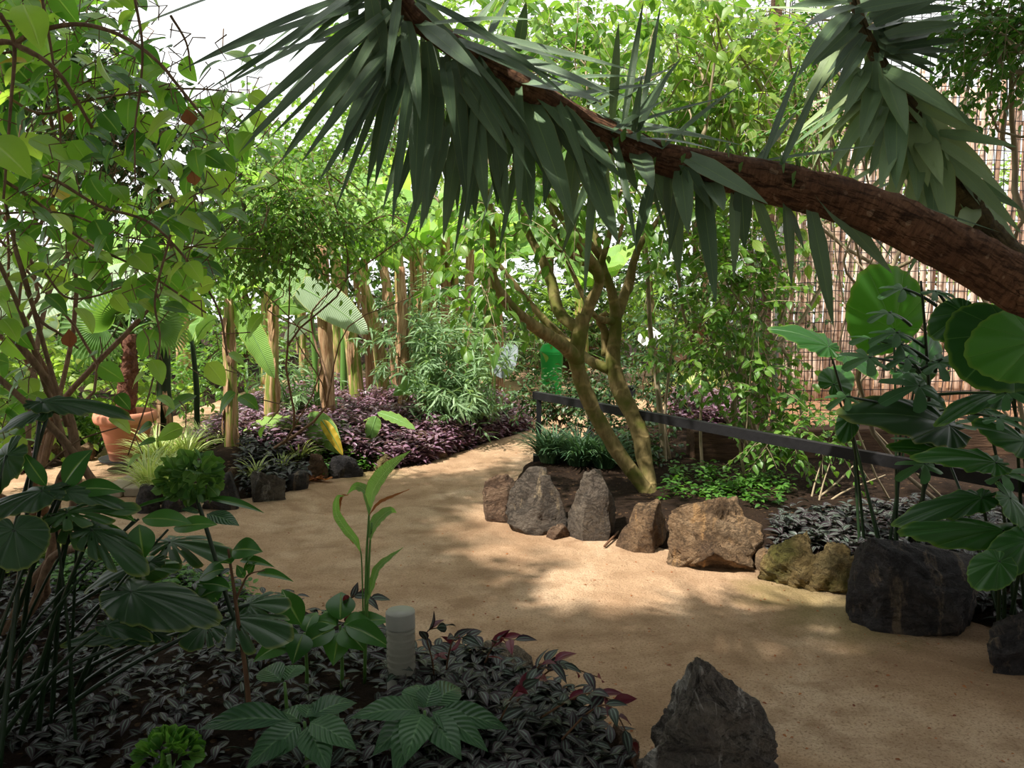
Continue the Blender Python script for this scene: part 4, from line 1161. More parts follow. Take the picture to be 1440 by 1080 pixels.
def banana_blade(mb, base, d, L, w, N, arch_=.25, R=.5, seed=0, petiole=.12):
    """one leaf: short petiole, then a long broad blade bending down"""
    base = np.asarray(base, float); d = norm(d)
    u = np.linspace(0, 1, 14)
    Cn = base + d * L * u[:, None] + np.array([0, 0, -1]) * (arch_ * L * u[:, None] ** 2.2)
    W = w / 2 * np.clip(np.sin(PI * np.clip((u - petiole) / (1 - petiole), 0, 1) ** .75), 0, 1) ** .55
    W = np.maximum(W, .008)
    ribbon(mb, Cn, W, N, fold=.18, nv=7, wave=.03 * w / .3, wn=3, R=R, seed=seed, droop=.2)
    tube(mb, Cn - np.array([0, 0, .004]), [.014 * w / .25, .004], 5, R=.9)

def banana(label, stem_px, Y, r_px, leaves, seed=0, group=None, mat='pseudo', leafmat_='banana', name='banana_plant', stub=True, smat='sheath', base=None):
    g = np.random.default_rng(seed + 50)
    b = G(*stem_px[0]) if base is None else np.asarray(base, float)
    if Y is None: Y = b[1]
    b = np.array([P(stem_px[0][0], stem_px[0][1], Y)[0], Y, max(0, b[2])])
    root = thing(name, label, 'banana plant', b, group)
    pts = [b] + [P(x, y, Y) for x, y in stem_px[1:]]
    p = smooth_path(pts, 6)
    mb = MB(); r = [v * pxm(Y) for v in r_px]; tube(mb, p, r, 12, wob=.05, seed=seed); mb.build('pseudostem', M[mat], root)
    if stub:
        for i in range(7):
            mb = MB(); f = g.uniform(.1, .95); q = p[int(f * (len(p) - 1))]; a = g.uniform(-2.8, -.3)
            o_ = np.array([math.cos(a), math.sin(a), 0]); rr = np.interp(f, [0, 1], [r[0], r[-1]])
            Cn = arc(q + o_ * rr * 1.0, q + o_ * (rr * 1.25 + .01) + np.array([g.uniform(-.01, .01), 0, -g.uniform(.15, .4)]), o_ * .01, 6)
            ribbon(mb, Cn, np.interp(np.linspace(0, 1, 6), [0, .5, 1], [.02, .03, .008]), o_, fold=.3, nv=3, wave=.008, R=g.uniform(0, 1)); mb.build('dry_sheath', M[smat], root)
    top = p[-1]
    for i, lf in enumerate(leaves):
        az, el, L, w, ar = lf[:5]
        d = np.array([math.sin(az) * math.cos(el), -math.cos(az) * math.cos(el), math.sin(el)])   # az 0 = towards the camera
        mb = MB()
        N = np.array([0, 0, 1.0]) if len(lf) < 6 else np.array(lf[5], float)
        if abs(d[2]) > .8 and len(lf) < 6: N = np.array([-d[0], -1 if d[1] > -.2 else -.4, .25])
        banana_blade(mb, top - np.array([0, 0, .03 * i]), d, L, w, N, ar, g.uniform(0, 1), seed * 9 + i)
        mb.build('leaf', M[lf[6] if len(lf) > 6 else leafmat_], root)
    return root

# ================================================================== banana grove on the island bed
def LV(n, seed, L=(.7, 1.2), w=(.22, .34), el=(.5, 1.2)):
    g = np.random.default_rng(seed)
    return [(g.uniform(-PI, PI), g.uniform(*el), g.uniform(*L), g.uniform(*w), g.uniform(.2, .6)) for _ in range(n)]
GB = 'banana stems of the grove'
banana('front left banana plant, green above and brown fibrous below, by the dark stones', [(325, 668), (325, 580), (323, 500), (322, 420)], None, [9.5, 10, 9, 6],
       [(-1.2, .9, .8, .25, .5), (1.4, .8, .7, .24, .6), (.2, 1.2, .7, .22, .3), (2.8, 1.0, .9, .26, .5)], 1)
ban_front = banana('banana plant with half brown stem right behind the front left one', [(380, 645), (382, 560), (384, 490), (386, 415)], None, [10, 10, 8, 6],
       [(1.2, 1.0, .8, .26, .5), (-2.0, 1.0, .9, .26, .5), (.6, 1.1, .8, .2, .4)], 2)
banana('tall straight banana stem wrapped in orange-brown sheath, left of the drooping grey-green leaf', [(463, 600), (460, 520), (455, 430), (452, 345)], 7.9, [10, 9.5, 10, 9],
       [(2.6, 1.1, .9, .3, .5), (-1.6, 1.0, .9, .3, .5)], 3, mat='sheath')
ban_grey = banana('thin all-green banana plant with one broad grey-green leaf hanging to the right', [(447, 562), (444, 520), (440, 470), (437, 440)], 8.2, [4.5, 4, 4, 4],
       [(-1.5, .6, .5, .2, .6, (.2, -1, .2)), (0.2, 1.3, .7, .12, .2)], 4, mat='green_stem', stub=False)
banana('thick leaning banana stem, tan sheath with yellow-green side, left of the forked stem', [(506, 550), (494, 480), (482, 420), (470, 350)], 9.0, [11, 10, 9, 7], LV(4, 5), 5, mat='pseudo')
banana('banana stem splitting at the base, brown and leaning left at the top', [(545, 534), (530, 470), (516, 415), (498, 362)], 9.3, [10, 8, 7, 6], LV(3, 6), 6, mat='pseudo')
banana('narrow dark-tipped banana stem leaning left behind the tall tan one', [(562, 540), (552, 460), (545, 410), (535, 355)], 9.6, [8, 7, 7, 6], LV(3, 7), 7, mat='sheath')
banana('tall tan banana stem reaching down into the purple creeper near the middle', [(568, 574), (567, 500), (566, 440), (563, 375)], 8.6, [8, 8, 7.5, 6], LV(4, 8), 8, mat='sheath')
banana('slim green young banana stem rising to the pale leaf between the brown stems', [(482, 545), (484, 460), (486, 400), (484, 350)], 9.6, [5, 5, 4, 3], LV(4, 9, (.8, 1.2)), 9, mat='green_stem', stub=False)
bk = [(597, 530, 592, 345, 9), (612, 520, 607, 380, 7), (626, 520, 627, 318, 8), (641, 520, 640, 350, 6), (656, 530, 662, 340, 8), (585, 520, 580, 360, 6), (690, 545, 684, 390, 8), (704, 545, 700, 400, 7), (520, 520, 512, 360, 6), (428, 545, 420, 380, 6)]
bl = ['brown banana stem just right of the tall tan one', 'thin brown banana stem behind the pair right of the tall tan one', 'ragged tan banana stem that stands tallest at the back of the grove', 'slender dry banana stem behind the willow-leaved shrub',
      'yellowish brown banana stem above the willow-leaved shrub', 'dark thin banana stem deep in the grove', 'orange-brown banana stem at the right end of the grove', 'last brown banana stem beside the silvery leaf', 'thin background banana stem between two thick leaning ones', 'pale background banana stem left of the tall straight one']
for i, (x0, y0, x1, y1, r) in enumerate(bk):
    banana(bl[i], [(x0, y0), ((x0 * 2 + x1) / 3, (y0 * 2 + y1) / 3), (x1, y1)], 9.8 + (i % 4) * .45, [r, r * .9, r * .7], LV(4, 20 + i, (.8, 1.4), (.26, .4), (.3, 1.25)), 20 + i, mat='sheath' if i % 3 else 'pseudo')
banana('dark green banana stem with torn pale sheath just right of the terracotta pot', [(234, 632), (231, 560), (229, 500), (228, 430)], 7.7, [11, 10, 10, 8], LV(4, 40, (.8, 1.2)), 40, mat='dark_stem')
banana('slim young banana plant standing alone on the path edge right of the pot', [(278, 628), (277, 590), (276, 540), (270, 480)], 8.0, [4.5, 4, 4, 3], LV(4, 41, (.5, .8), (.12, .2)), 41, mat='dark_stem', stub=False)
# little plants in the creeper
ban_small = banana('small yellowing banana plant at the front of the island bed', [(426, 650), (425, 620), (423, 595)], 7.3, [3.5, 3, 2.5],
       [(1.6, .2, .2, .08, .4)], 42, mat='sheath', stub=False)
ban_tiny = banana('tiny banana plant with one leaf pointing right in the purple creeper', [(532, 640), (531, 610), (529, 588)], 7.5, [2.5, 2, 2],
       [(-1.4, .2, .12, .06, .4)], 43, mat='green_stem', stub=False)
banana('small banana sucker with a broad leaf to its left, right of the tall tan stem', [(598, 580), (597, 560), (595, 545)], 8.4, [3, 2.5, 2],
       [(-1.2, .3, .32, .16, .5, (-.2, -1, .4)), (.6, 1.0, .3, .12, .3), (1.5, -.1, .25, .12, .3)], 44, mat='sheath', stub=False)

# big separate leaves of banana clumps farther back
def clump(label, px, py, Y, n, seed, L=(1.2, 2.0), w=(.35, .5), mat='banana', top_px=None):
    b = P(px, py, Y); b[2] = 0
    zt = P(px, top_px or py, Y)[2]
    g = np.random.default_rng(seed)
    root = thing('banana_plant', label, 'banana plant', b)
    mb = MB(); tube(mb, smooth_path([b, b + np.array([.03, 0, zt * .5]), b + np.array([0, 0, zt])], 5), [.12, .10, .06], 10, wob=.04); mb.build('pseudostem', M['pseudo'], root)
    for i in range(n):
        az = g.uniform(-PI, PI); el = g.uniform(.45, 1.3)
        d = np.array([math.sin(az) * math.cos(el), -math.cos(az) * math.cos(el), math.sin(el)])
        mb = MB(); banana_blade(mb, b + np.array([0, 0, zt - .1]), d, g.uniform(*L), g.uniform(*w), np.array([-d[0] * .8, -1 if d[1] > 0 else -.3, .5]), g.uniform(.2, .55), g.uniform(0, 1), seed * 7 + i, .1)
        mb.build('leaf', M[mat], root)
    return root
clump('large banana plant with silvery leaves arching over the left bed behind the pot', 40, 430, 10.5, 7, 1, mat='bananagrey')
clump('banana plant with bright translucent leaves left of the yucca leaf tips', 250, 380, 11.5, 8, 2)
clump('tall banana plant with upright glowing leaves behind the yucca crown', 470, 330, 11.0, 9, 3, (1.6, 2.6), (.4, .6))
clump('banana plant with wide pale leaves above the grove of brown stems', 560, 350, 12.0, 9, 4, (1.5, 2.4), (.4, .6))
clump('tall banana plant behind the left branch of the leaning tree', 690, 360, 12.5, 8, 5, (1.4, 2.2))
clump('banana plant showing broad leaves between the tree branches', 815, 400, 11.5, 7, 6, (1.0, 1.6))
clump('banana plant far back between the left climber and the grove', 370, 350, 13.0, 8, 7, (1.5, 2.3), (.4, .6))
clump('far banana plant at the left edge behind the climbing shrub', 140, 330, 13.5, 8, 8, (1.5, 2.4), (.4, .6))

# hand placed big blades: base px, tip px, depth, width px
def blade_plant(name, label, cat, items, base, stem='green_stem'):
    return add_blades(thing(name, label, cat, base), items, base, stem)
def add_blades(root, items, base, stem='green_stem', pet=True):
    g = np.random.default_rng(int(base[0] * 100) % 97 + 3)
    for i, (x0, y0, Y0, x1, y1, Y1, w, bul, N, mat) in enumerate(items):
        a = P(x0, y0, Y0); b = P(x1, y1, Y1)
        u = np.linspace(0, 1, 16)
        Cn = arc(a, b, np.array([0, 0, 1.0]) * bul * pxm(Y0), 16)
        W = w * pxm((Y0 + Y1) / 2) / 2 * np.maximum(np.sin(PI * u ** .8) ** .6, .03)
        mb = MB(); ribbon(mb, Cn, W, N, fold=.15, nv=7, wave=.012, wn=5, R=g.uniform(0, 1), seed=i, droop=.15)
        lf = mb.build('leaf', M[mat], root)
        m2 = MB()
        if pet: tube(m2, arc(np.asarray(base) + np.array([g.uniform(-.03, .03), 0, 0]), a, np.array([0, 0, .1]), 9), [.016, .008], 6)
        tube(m2, Cn - np.array([0, 0, .004]), [.008, .002], 5)
        subpart(m2, 'petiole', M[stem], lf, root)
    return root
add_blades(ban_grey, [(437, 440, 8.2, 412, 398, 8.1, 30, 6, (-.3, -1, .3), 'bananagrey'), (412, 398, 7.9, 518, 470, 7.6, 50, 12, (-.3, -1, .25), 'bananagrey'), (440, 450, 8.2, 400, 480, 8.2, 24, 10, (.2, -1, .3), 'bananagrey')], P(437, 440, 8.2), pet=False)
add_blades(ban_front, [(330, 425, 6.9, 386, 532, 6.6, 40, 8, (-.5, -1, .3), 'banana'), (385, 430, 7.2, 440, 330, 7.3, 50, 6, (-.3, -1, .3), 'banana')], P(345, 420, 7.1), pet=False)
add_blades(ban_small, [(424, 596, 7.3, 342, 606, 7.1, 34, 14, (-.1, -.6, 1), 'banana'), (426, 594, 7.3, 478, 638, 7.0, 42, 26, (-.3, -1, .5), 'banana'), (452, 590, 7.0, 482, 640, 6.9, 16, 6, (.3, -1, .3), 'yellow')], P(424, 596, 7.3), pet=False)
add_blades(ban_tiny, [(531, 580, 7.4, 584, 604, 7.2, 18, 6, (-.1, -.7, 1), 'banana'), (529, 585, 7.4, 519, 622, 7.3, 22, 4, (.1, -1, .3), 'banana')], P(530, 584, 7.4), pet=False)
blade_plant('banana_plant', 'banana plant with a long silvery blade arching above the pot', 'banana plant',
            [(20, 455, 7.6, 240, 368, 7.2, 46, 20, (-.2, -1, .5), 'bananagrey'), (60, 420, 7.8, 10, 500, 7.6, 90, 20, (.3, -1, .4), 'bananagrey'), (90, 420, 7.8, 110, 300, 7.9, 60, 5, (-.3, -1, .2), 'banana')], G(70, 615) * [1, 1, 0])
blade_plant('traveller_leaf_plant', 'plant with a smooth silvery-grey folded leaf beside the purple creeper', 'plant',
            [(696, 527, 9.2, 728, 488, 9.0, 42, 4, (-.4, -1, .5), 'silver'), (690, 540, 9.3, 660, 500, 9.3, 20, 4, (.3, -1, .4), 'banana')], G(692, 600) * [1, 1, 0])

# ================================================================== willow-leaved shrub and companions on the island
bush('willow_shrub', 'grey-green shrub with narrow willow-like leaves above the purple creeper', 'shrub', [ell(640, 555, 8.3, 50, 55, .35, 2), ell(620, 500, 8.6, 55, 55, .4, 2), ell(670, 500, 8.6, 40, 50, .3, 1), ell(600, 560, 8.2, 30, 30, .2, .6)],
     210, 'willow', .15, 'grey', 'green_stem', tl=.3, nl=16, droop=.05, seed=1, spread=.5, splay=.8, tr=.004)
bush('willow_shrub', 'looser narrow-leaved shrub at the left between the banana stems', 'shrub', [ell(405, 540, 8.4, 45, 45, .35, 1), ell(440, 560, 8.3, 30, 30, .3, 1)], 60, 'willow', .14, 'grey', 'green_stem', tl=.3, nl=14, droop=.1, seed=2, spread=.5)
bush('willow_shrub', 'narrow-leaved shrub low behind the tall tan banana stem', 'shrub', [ell(560, 480, 9.0, 40, 45, .35, 1), ell(590, 450, 9.2, 30, 40, .35, 1)], 60, 'willow', .14, 'grey', 'green_stem', tl=.3, nl=14, droop=.1, seed=3, spread=.5)
# ================================================================== ground cover
def creeper(bed, sub, n, label, mat, size, seed, thick=.14, name='creeper', lv=6, tilt=.6, inset=0.0, cat='ground cover', tmpl='zebra', extra=None):
    g = np.random.default_rng(seed)
    X, Y, Z = bed.sample(n, g, inset, sub)
    n = len(X)
    H = thick * (.55 + .45 * (fbm(X, Y, 5, seed) + .5))
    Zt = Z + H * g.uniform(.25, 1.0, n)
    top = np.stack([X, Y, Zt], -1)
    mbL = MB(); 
    az0 = g.uniform(0, 6.28, n)
    D = []; N = []; Tn = []; S = []; R = []
    rb = g.uniform(0, 1, n)
    for k in range(lv):
        a = az0 + k * 2.4 + g.uniform(-.3, .3, n)
        el = g.uniform(-.25, tilt, n)
        d = np.stack([np.cos(a) * np.cos(el), np.sin(a) * np.cos(el), np.sin(el)], -1)
        D.append(d); N.append(np.array([0, 0, 1.0]) + g.normal(size=(n, 3)) * .25)
        Tn.append(top + np.array([0, 0, -.014]) * k); S.append(size * g.uniform(.65, 1.15, n)); R.append(np.clip(rb * .6 + g.uniform(0, .4, n), 0, 1))
    inst(mbL, TL[tmpl], np.concatenate(D), np.concatenate(N), np.concatenate(Tn), np.concatenate(S), np.concatenate(R))
    o = mbL.build(name, M[mat])
    tag(o, label, cat, kind='stuff')
    return o
isl_purple = GP([(300, 640), (345, 610), (350, 640), (420, 640), (470, 655), (520, 645), (560, 650), (600, 655), (640, 645), (690, 625), (750, 605), (770, 580), (700, 560), (420, 560), (330, 585)])
isl_purple = GP([(250, 660), (330, 655), (380, 670), (430, 665), (470, 662), (540, 660), (580, 658), (640, 640), (700, 622), (752, 604), (770, 588), (700, 570), (560, 556), (420, 558), (330, 585)])
creeper(bed_isl, isl_purple, 4600, 'purple and silver striped creeper carpeting the island bed under the banana stems', 'purple', .085, 1, .26)
creeper(bed_isl, GP([(540, 668), (620, 652), (700, 626), (750, 606), (700, 600), (600, 625)]), 900, 'brighter purple creeper edge spilling onto the sand of the path', 'purple', .08, 2, .2)
creeper(bed_isl, GP([(340, 700), (430, 690), (430, 640), (340, 650)]), 240, 'dark zebra creeper among the stones at the left front of the island bed', 'zebra', .09, 3, .16)
creeper(bed_left, GP([(-60, 690), (0, 672), (60, 660), (80, 640), (20, 625), (-120, 640)]), 700, 'purple creeper patch at the far left edge behind the big leaves', 'purple', .08, 4, .16)
creeper(bed_right, GP([(940, 612), (1060, 612), (1065, 575), (945, 575)]), 800, 'purple creeper patch behind the sleeper in front of the net corner', 'purple', .09, 5, .3)
creeper(bed_right, GP([(1085, 800), (1230, 850), (1480, 960), (1700, 900), (1500, 740), (1250, 730), (1085, 745)]), 1000, 'zebra-leaved creeper growing behind the dark boulder in the right bed', 'zebra', .085, 6, .12)
fb = bed_front
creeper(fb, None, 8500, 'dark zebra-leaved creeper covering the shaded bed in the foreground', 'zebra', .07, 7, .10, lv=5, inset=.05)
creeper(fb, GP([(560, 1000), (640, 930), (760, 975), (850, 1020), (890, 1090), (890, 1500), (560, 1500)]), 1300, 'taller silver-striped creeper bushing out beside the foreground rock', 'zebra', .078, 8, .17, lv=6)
creeper(fb, GP([(40, 800), (250, 805), (360, 842), (360, 870), (40, 850)]), 500, 'low bright green herbs along the sunlit path edge at lower left', 'herb', .05, 9, .1, tmpl='ovate')
creeper(bed_right, GP([(930, 720), (1100, 735), (1120, 690), (940, 675)]), 170, 'leafy green herbs in front of the timber sleeper', 'herb', .06, 10, .14, tmpl='ovate')
creeper(bed_isl, GP([(440, 680), (540, 668), (540, 640), (450, 640)]), 200, 'small green herbs between the purple creeper and the path stones', 'herb', .05, 11, .16, tmpl='ovate')
# upright creeper shoots reaching over the path
def shoot(label, pts, size, mat='zebra', nl=9, stem='dark_stem', g=None, name='creeper_shoot', Y=3.0, under='wine'):
    g = g or np.random.default_rng(int(pts[0][0]))
    p = smooth_path([P(x, y, yy) for x, y, yy in pts], 6)
    root = thing(name, label, 'creeper', p[0])
    mb = MB(); tube(mb, p, [.004, .002], 5); mb.build('stem', M['brown_stem'], root)
    mb, mu = MB(), MB()
    for k in range(nl):
        f = .15 + .85 * k / (nl - 1); i = min(int(f * (len(p) - 1)), len(p) - 1)
        t = norm(p[i] - p[max(i - 1, 0)] if i else p[1] - p[0]); s_ = norm(np.cross(t, [0, 0, 1])) * (1 if k % 2 else -1)
        inst(mu if g.random() < .4 else mb, TL['zebra'], [t * .8 + s_ * .7 + g.normal(size=3) * .2], [np.array([0, -.3, 1]) + g.normal(size=3) * .4], [p[i]], size * g.uniform(.8, 1.15), g.uniform(0, 1))
    if mb.n: mb.build('leaf', M[mat], root)
    if mu.n: mu.build('leaf', M[under], root)['label'] = 'wine red leaf underside'
SH = [([(612, 968, 2.95), (608, 930, 2.9), (600, 890, 2.9), (622, 882, 2.9)], 'creeper shoot with wine red leaves just right of the bollard light'),
      ([(625, 960, 2.95), (632, 915, 2.9), (640, 898, 2.85), (655, 896, 2.85)], 'creeper shoot leaning right over the tan stone'),
      ([(682, 932, 2.95), (692, 910, 2.9), (704, 898, 2.9), (724, 900, 2.85)], 'lone creeper shoot with two dark red leaves standing above the tan stone'),
      ([(735, 975, 2.75), (770, 945, 2.7), (790, 935, 2.7), (840, 952, 2.7)], 'creeper shoot stretching right onto the sand behind the others'),
      ([(760, 1010, 2.6), (800, 985, 2.55), (830, 975, 2.55), (862, 985, 2.5)], 'creeper shoot with red undersides reaching towards the foreground rock'),
      ([(790, 1040, 2.5), (830, 1000, 2.5), (860, 995, 2.45), (888, 1045, 2.4)], 'creeper shoot arching down beside the foreground rock'),
      ([(720, 1000, 2.65), (745, 955, 2.65), (760, 935, 2.65), (780, 930, 2.65)], 'upright creeper shoot above the dense striped clump'),
      ([(700, 1020, 2.55), (720, 980, 2.5), (742, 960, 2.5)], 'short creeper shoot in the middle of the striped clump'),
      ([(500, 880, 3.1), (490, 855, 3.1), (498, 838, 3.1), (520, 842, 3.1)], 'dark red creeper shoot at the foot of the young ginger plant')]
for i, (p_, l_) in enumerate(SH): shoot(l_, p_, .085, g=np.random.default_rng(i))

# ---------------------------------------------------------------- grasses
def grass(label, px, py, rad_px, n, mat, h, seed, tmpl='blade', name='striped_grass', cat='grass clump', group=None, z=None, spread=1.0):
    g = np.random.default_rng(seed + 70)
    c = G(px, py); r = rad_px * pxm(c[1])
    b = np.array([c[0], c[1], .08 if z is None else z])
    mb = MB()
    a = g.uniform(0, 6.28, n); q = r * .35 * np.sqrt(g.uniform(0, 1, n))
    Pn = b + np.stack([np.cos(a) * q, np.sin(a) * q, 0 * q], -1)
    a2 = a + g.normal(size=n) * .5
    D = np.stack([np.cos(a2), np.sin(a2), g.uniform(-.25, .5, n) * spread], -1)
    inst(mb, TL[tmpl], D, np.array([0, 0, 1.0]), Pn, h * g.uniform(.6, 1.15, n), g.uniform(0, 1, n))
    o = mb.build(name, M[mat], None, b)
    return tag(o, label, cat, group)
GR = [(212, 706, 30, 110, .36), (250, 712, 26, 80, .32), (225, 672, 38, 130, .42), (262, 665, 34, 100, .4), (208, 690, 26, 70, .34), (300, 650, 34, 90, .36), (350, 668, 24, 60, .3), (285, 640, 30, 70, .32), (320, 640, 30, 60, .3), (420, 665, 20, 50, .3), (360, 690, 16, 36, .24), (240, 698, 22, 60, .3), (398, 678, 16, 36, .22)]
gl = ['striped grass tuft at the very front corner of the island bed', 'striped grass tuft hanging between the two dark front stones', 'striped grass tuft spilling over the kerb right of the pot saucer', 'striped grass tuft directly behind the green flower head', 'striped grass tuft hanging over the dark corner stone', 'wide striped grass tuft left of the front banana stem', 'striped grass tuft right of the front banana stem',
      'pale striped grass tuft at the back near the slim young banana', 'striped grass tuft behind the front banana stem', 'upright grass tuft beside the small yellowing banana plant', 'small grass tuft above the round stone', 'striped grass tuft below the green flower head', 'small grass tuft left of the low dark stone']
for i, (x, y, r, n, h) in enumerate(GR): grass(gl[i], x, y, r, n, 'grass', h, i)
for i, (x, y, r, n, h, l) in enumerate([(775, 662, 44, 280, .38, 'dark mondo grass tuft right behind the railing post'), (815, 668, 46, 300, .40, 'dark mondo grass tuft above the pointed rock'), (850, 672, 36, 220, .36, 'dark mondo grass tuft at the left of the leaning trunk')]):
    grass(l, x, y, r, n, 'mondo', h, 30 + i, name='mondo_grass')
for i, (x, y, r, n, h, l) in enumerate([(95, 640, 34, 46, .42, 'clump of broad strap leaves left of the terracotta pot'), (60, 628, 30, 40, .4, 'clump of broad strap leaves behind the leftmost brown rock'), (125, 632, 26, 36, .42, 'clump of strap leaves close to the pot'), (20, 640, 30, 30, .4, 'clump of strap leaves at the left edge')]):
    grass(l, x, y, r, n, 'strap', h, 40 + i, 'strap', name='strap_leaved_plant', cat='plant')
for i, (x, y, r, n, h, l) in enumerate([(945, 560, 22, 90, .5, 'pale striped grass at the far path edge behind the saplings'), (975, 572, 24, 90, .5, 'pale striped grass behind the purple creeper patch'), (1000, 560, 22, 80, .5, 'striped grass left of the net corner'), (925, 570, 14, 40, .35, 'small striped grass beside the slim trunk at the far path'), (955, 520, 26, 80, .7, 'feathery pale grass far behind the brown top rail'), (960, 480, 30, 80, 1.0, 'tall feathery grass in the far background'),
        ]):
    grass(l, x, y, r, n, 'grass', h, 60 + i)
for i, (x, y) in enumerate([(25, 815), (60, 808), (92, 800), (5, 835)]):
    grass(['bright grass tuft at the lower left path edge', 'second bright grass tuft from the left edge by the path', 'bright grass tuft nearest the sunlit path at lower left', 'grass tuft cut by the left edge of the picture'][i], x, y, 24, 50, 'grass', .2, 80 + i)

# ================================================================== right bed plants: elephant ears and fig
def ear_leaf(root, stem_base, joint, tip, width, N, mat='alocasia', tmpl='ear', g=None, cup=1.0, R=None, stem='dark_stem', bow=(0, 0, .1), z=1.0, name='leaf'):
    """radial leaf; joint=(px,py,Y) petiole joint, tip=(px,py,Y)"""
    g = g or RNG
    a = P(*joint); b = P(*tip); L = np.linalg.norm(b - a)
    t = TL[tmpl]; ly = t.V[:, 1].max(); wx = t.V[:, 0].max() - t.V[:, 0].min()
    s = L / ly; sx = width * pxm(joint[2]) / wx
    mb = MB()
    D = norm(b - a)[None]
    inst(mb, t, D, np.asarray(N, float)[None], a[None], np.array([[sx, s, s * z]]), g.uniform(0, 1) if R is None else R)
    lf = mb.build(name, M[mat], root)
    m2 = MB(); sb = np.asarray(stem_base, float)
    tube(m2, arc(sb + (np.array([g.uniform(-.3, .3), g.uniform(-.2, .2), -.03]) if mat == 'philo' else np.array([g.uniform(-.1, .1), g.uniform(-.08, .08), -.03])), a, np.array(bow, float), 12), [.0095, .006] if stem == 'dark_stem' else [.013, .008], 7)
    subpart(m2, 'petiole', M[stem], lf, root)
    return lf

g = np.random.default_rng(9)
eb = np.array([G(1240, 680)[0], 5.0, .05])
def at(px, Y, z=.05): return np.array([P(px, 600, Y)[0], Y, z])
e1 = thing('elephant_ear', 'elephant ear plant in the right bed with huge glowing round leaf and ribbed spreading leaves', 'elephant ear', at(1250, 4.6))
sb = at(1250, 4.6)
ear_leaf(e1, sb, (1257, 462, 4.5), (1228, 380, 4.35), 118, (-.15, -1, .25), R=1.0, g=g, z=.6)
ear_leaf(e1, sb, (1165, 487, 4.4), (1093, 441, 4.5), 62, (.05, -.5, 1), R=.3, g=g, tmpl='ear_long')
ear_leaf(e1, sb, (1172, 540, 4.5), (1200, 512, 4.6), 50, (-.2, -1, .4), R=.6, g=g)
ear_leaf(e1, sb, (1335, 598, 4.1), (1212, 549, 4.0), 92, (-.15, -.75, 1), R=.15, g=g, tmpl='ear_long', mat='philo')
ear_leaf(e1, sb, (1196, 588, 4.3), (1186, 622, 4.25), 34, (-.1, -1, .1), R=.0, g=g)
ear_leaf(e1, sb, (1290, 520, 4.6), (1330, 470, 4.7), 60, (.2, -1, .3), R=.2, g=g)
ear_leaf(e1, sb, (1190, 500, 4.8), (1235, 515, 4.6), 40, (.0, -.4, 1), R=.1, g=g, tmpl='ear_long')
ear_leaf(e1, sb, (1270, 525, 4.5), (1340, 560, 4.3), 46, (.1, -.5, 1), R=.1, g=g, tmpl='ear_long')
e2b = at(1475, 4.1)
e2 = thing('elephant_ear', 'elephant ear plant cut by the right edge, two enormous overlapping leaves', 'elephant ear', e2b)
ear_leaf(e2, e2b, (1420, 470, 3.7), (1362, 530, 3.6), 150, (-.3, -1, .35), R=.1, g=g, z=.6)
ear_leaf(e2, e2b, (1455, 480, 3.4), (1366, 500, 3.35), 108, (-.2, -1, .3), R=1.0, g=g, z=.6)
ear_leaf(e2, e2b, (1355, 440, 4.0), (1310, 470, 4.0), 60, (-.2, -1, .5), R=.0, g=g)
ear_leaf(e2, e2b, (1420, 548, 3.9), (1322, 562, 3.8), 50, (-.1, -.3, 1), R=.2, g=g, tmpl='ear_long')
e3b = at(1440, 3.6)
e3 = thing('elephant_ear', 'shaded elephant ear plant below the handrail at the right, leaves nearly black', 'elephant ear', e3b)
for j, t_, w in [((1400, 650, 3.6), (1300, 620, 3.6), 50), ((1380, 700, 3.5), (1262, 715, 3.5), 46), ((1410, 745, 3.4), (1276, 728, 3.4), 60), ((1405, 790, 3.2), (1370, 820, 3.15), 60), ((1440, 620, 3.6), (1380, 585, 3.6), 60), ((1445, 760, 3.3), (1395, 800, 3.2), 60), ((1330, 640, 4.0), (1262, 612, 4.0), 44), ((1420, 700, 3.4), (1470, 740, 3.4), 70)]:
    ear_leaf(e3, e3b, j, t_, w, (g.uniform(-.3, .3), -.7, 1), R=g.uniform(0, .5), g=g, tmpl='ear_long' if w < 55 else 'ear', mat='alocasia')
# fig sapling with lobed leaves
fgb = at(1300, 4.35)
fg = thing('fig_sapling', 'fig sapling with lobed leaves on a thin dark stem among the elephant ears', 'sapling', fgb)
st = smooth_path([fgb, P(1306, 600, 4.3), P(1302, 480, 4.25), P(1295, 395, 4.2)], 6)
mb = MB(); tube(mb, st, [.012, .006], 7); mb.build('stem', M['dark_stem'], fg)
FG = [(1215, 478, 34), (1255, 486, 44), (1212, 505, 44), (1330, 512, 58), (1282, 545, 60), (1395, 578, 60), (1265, 505, 30), (1250, 470, 36), (1325, 412, 34), (1260, 408, 30), (1355, 500, 40), (1284, 625, 40), (1425, 555, 50), (1240, 442, 30), (1290, 655, 40), (1420, 668, 66), (1300, 570, 44), (1345, 600, 44), (1180, 560, 30), (1415, 590, 44)]
for x, y, w in FG:
    Yj = g.uniform(3.9, 4.3) if x < 1400 else 3.6
    a = st[np.argmin(np.abs(st[:, 2] - P(x, y, Yj)[2] + .05))]
    an = g.uniform(-.9, .9) + (PI * .5 if x < 1300 else -PI * .5)
    r = w * .55
    ear_leaf(fg, a, (x + (10 if x < 1300 else -10), y - 2, Yj), (x - math.sin(an) * r * 1.2, y + g.uniform(-.2, .5) * r, Yj - .1), w * 1.35, (g.uniform(-.3, .3), -.5, .9), R=g.uniform(.2, 1), g=g, tmpl='fig', mat='fig', bow=(0, 0, .02))

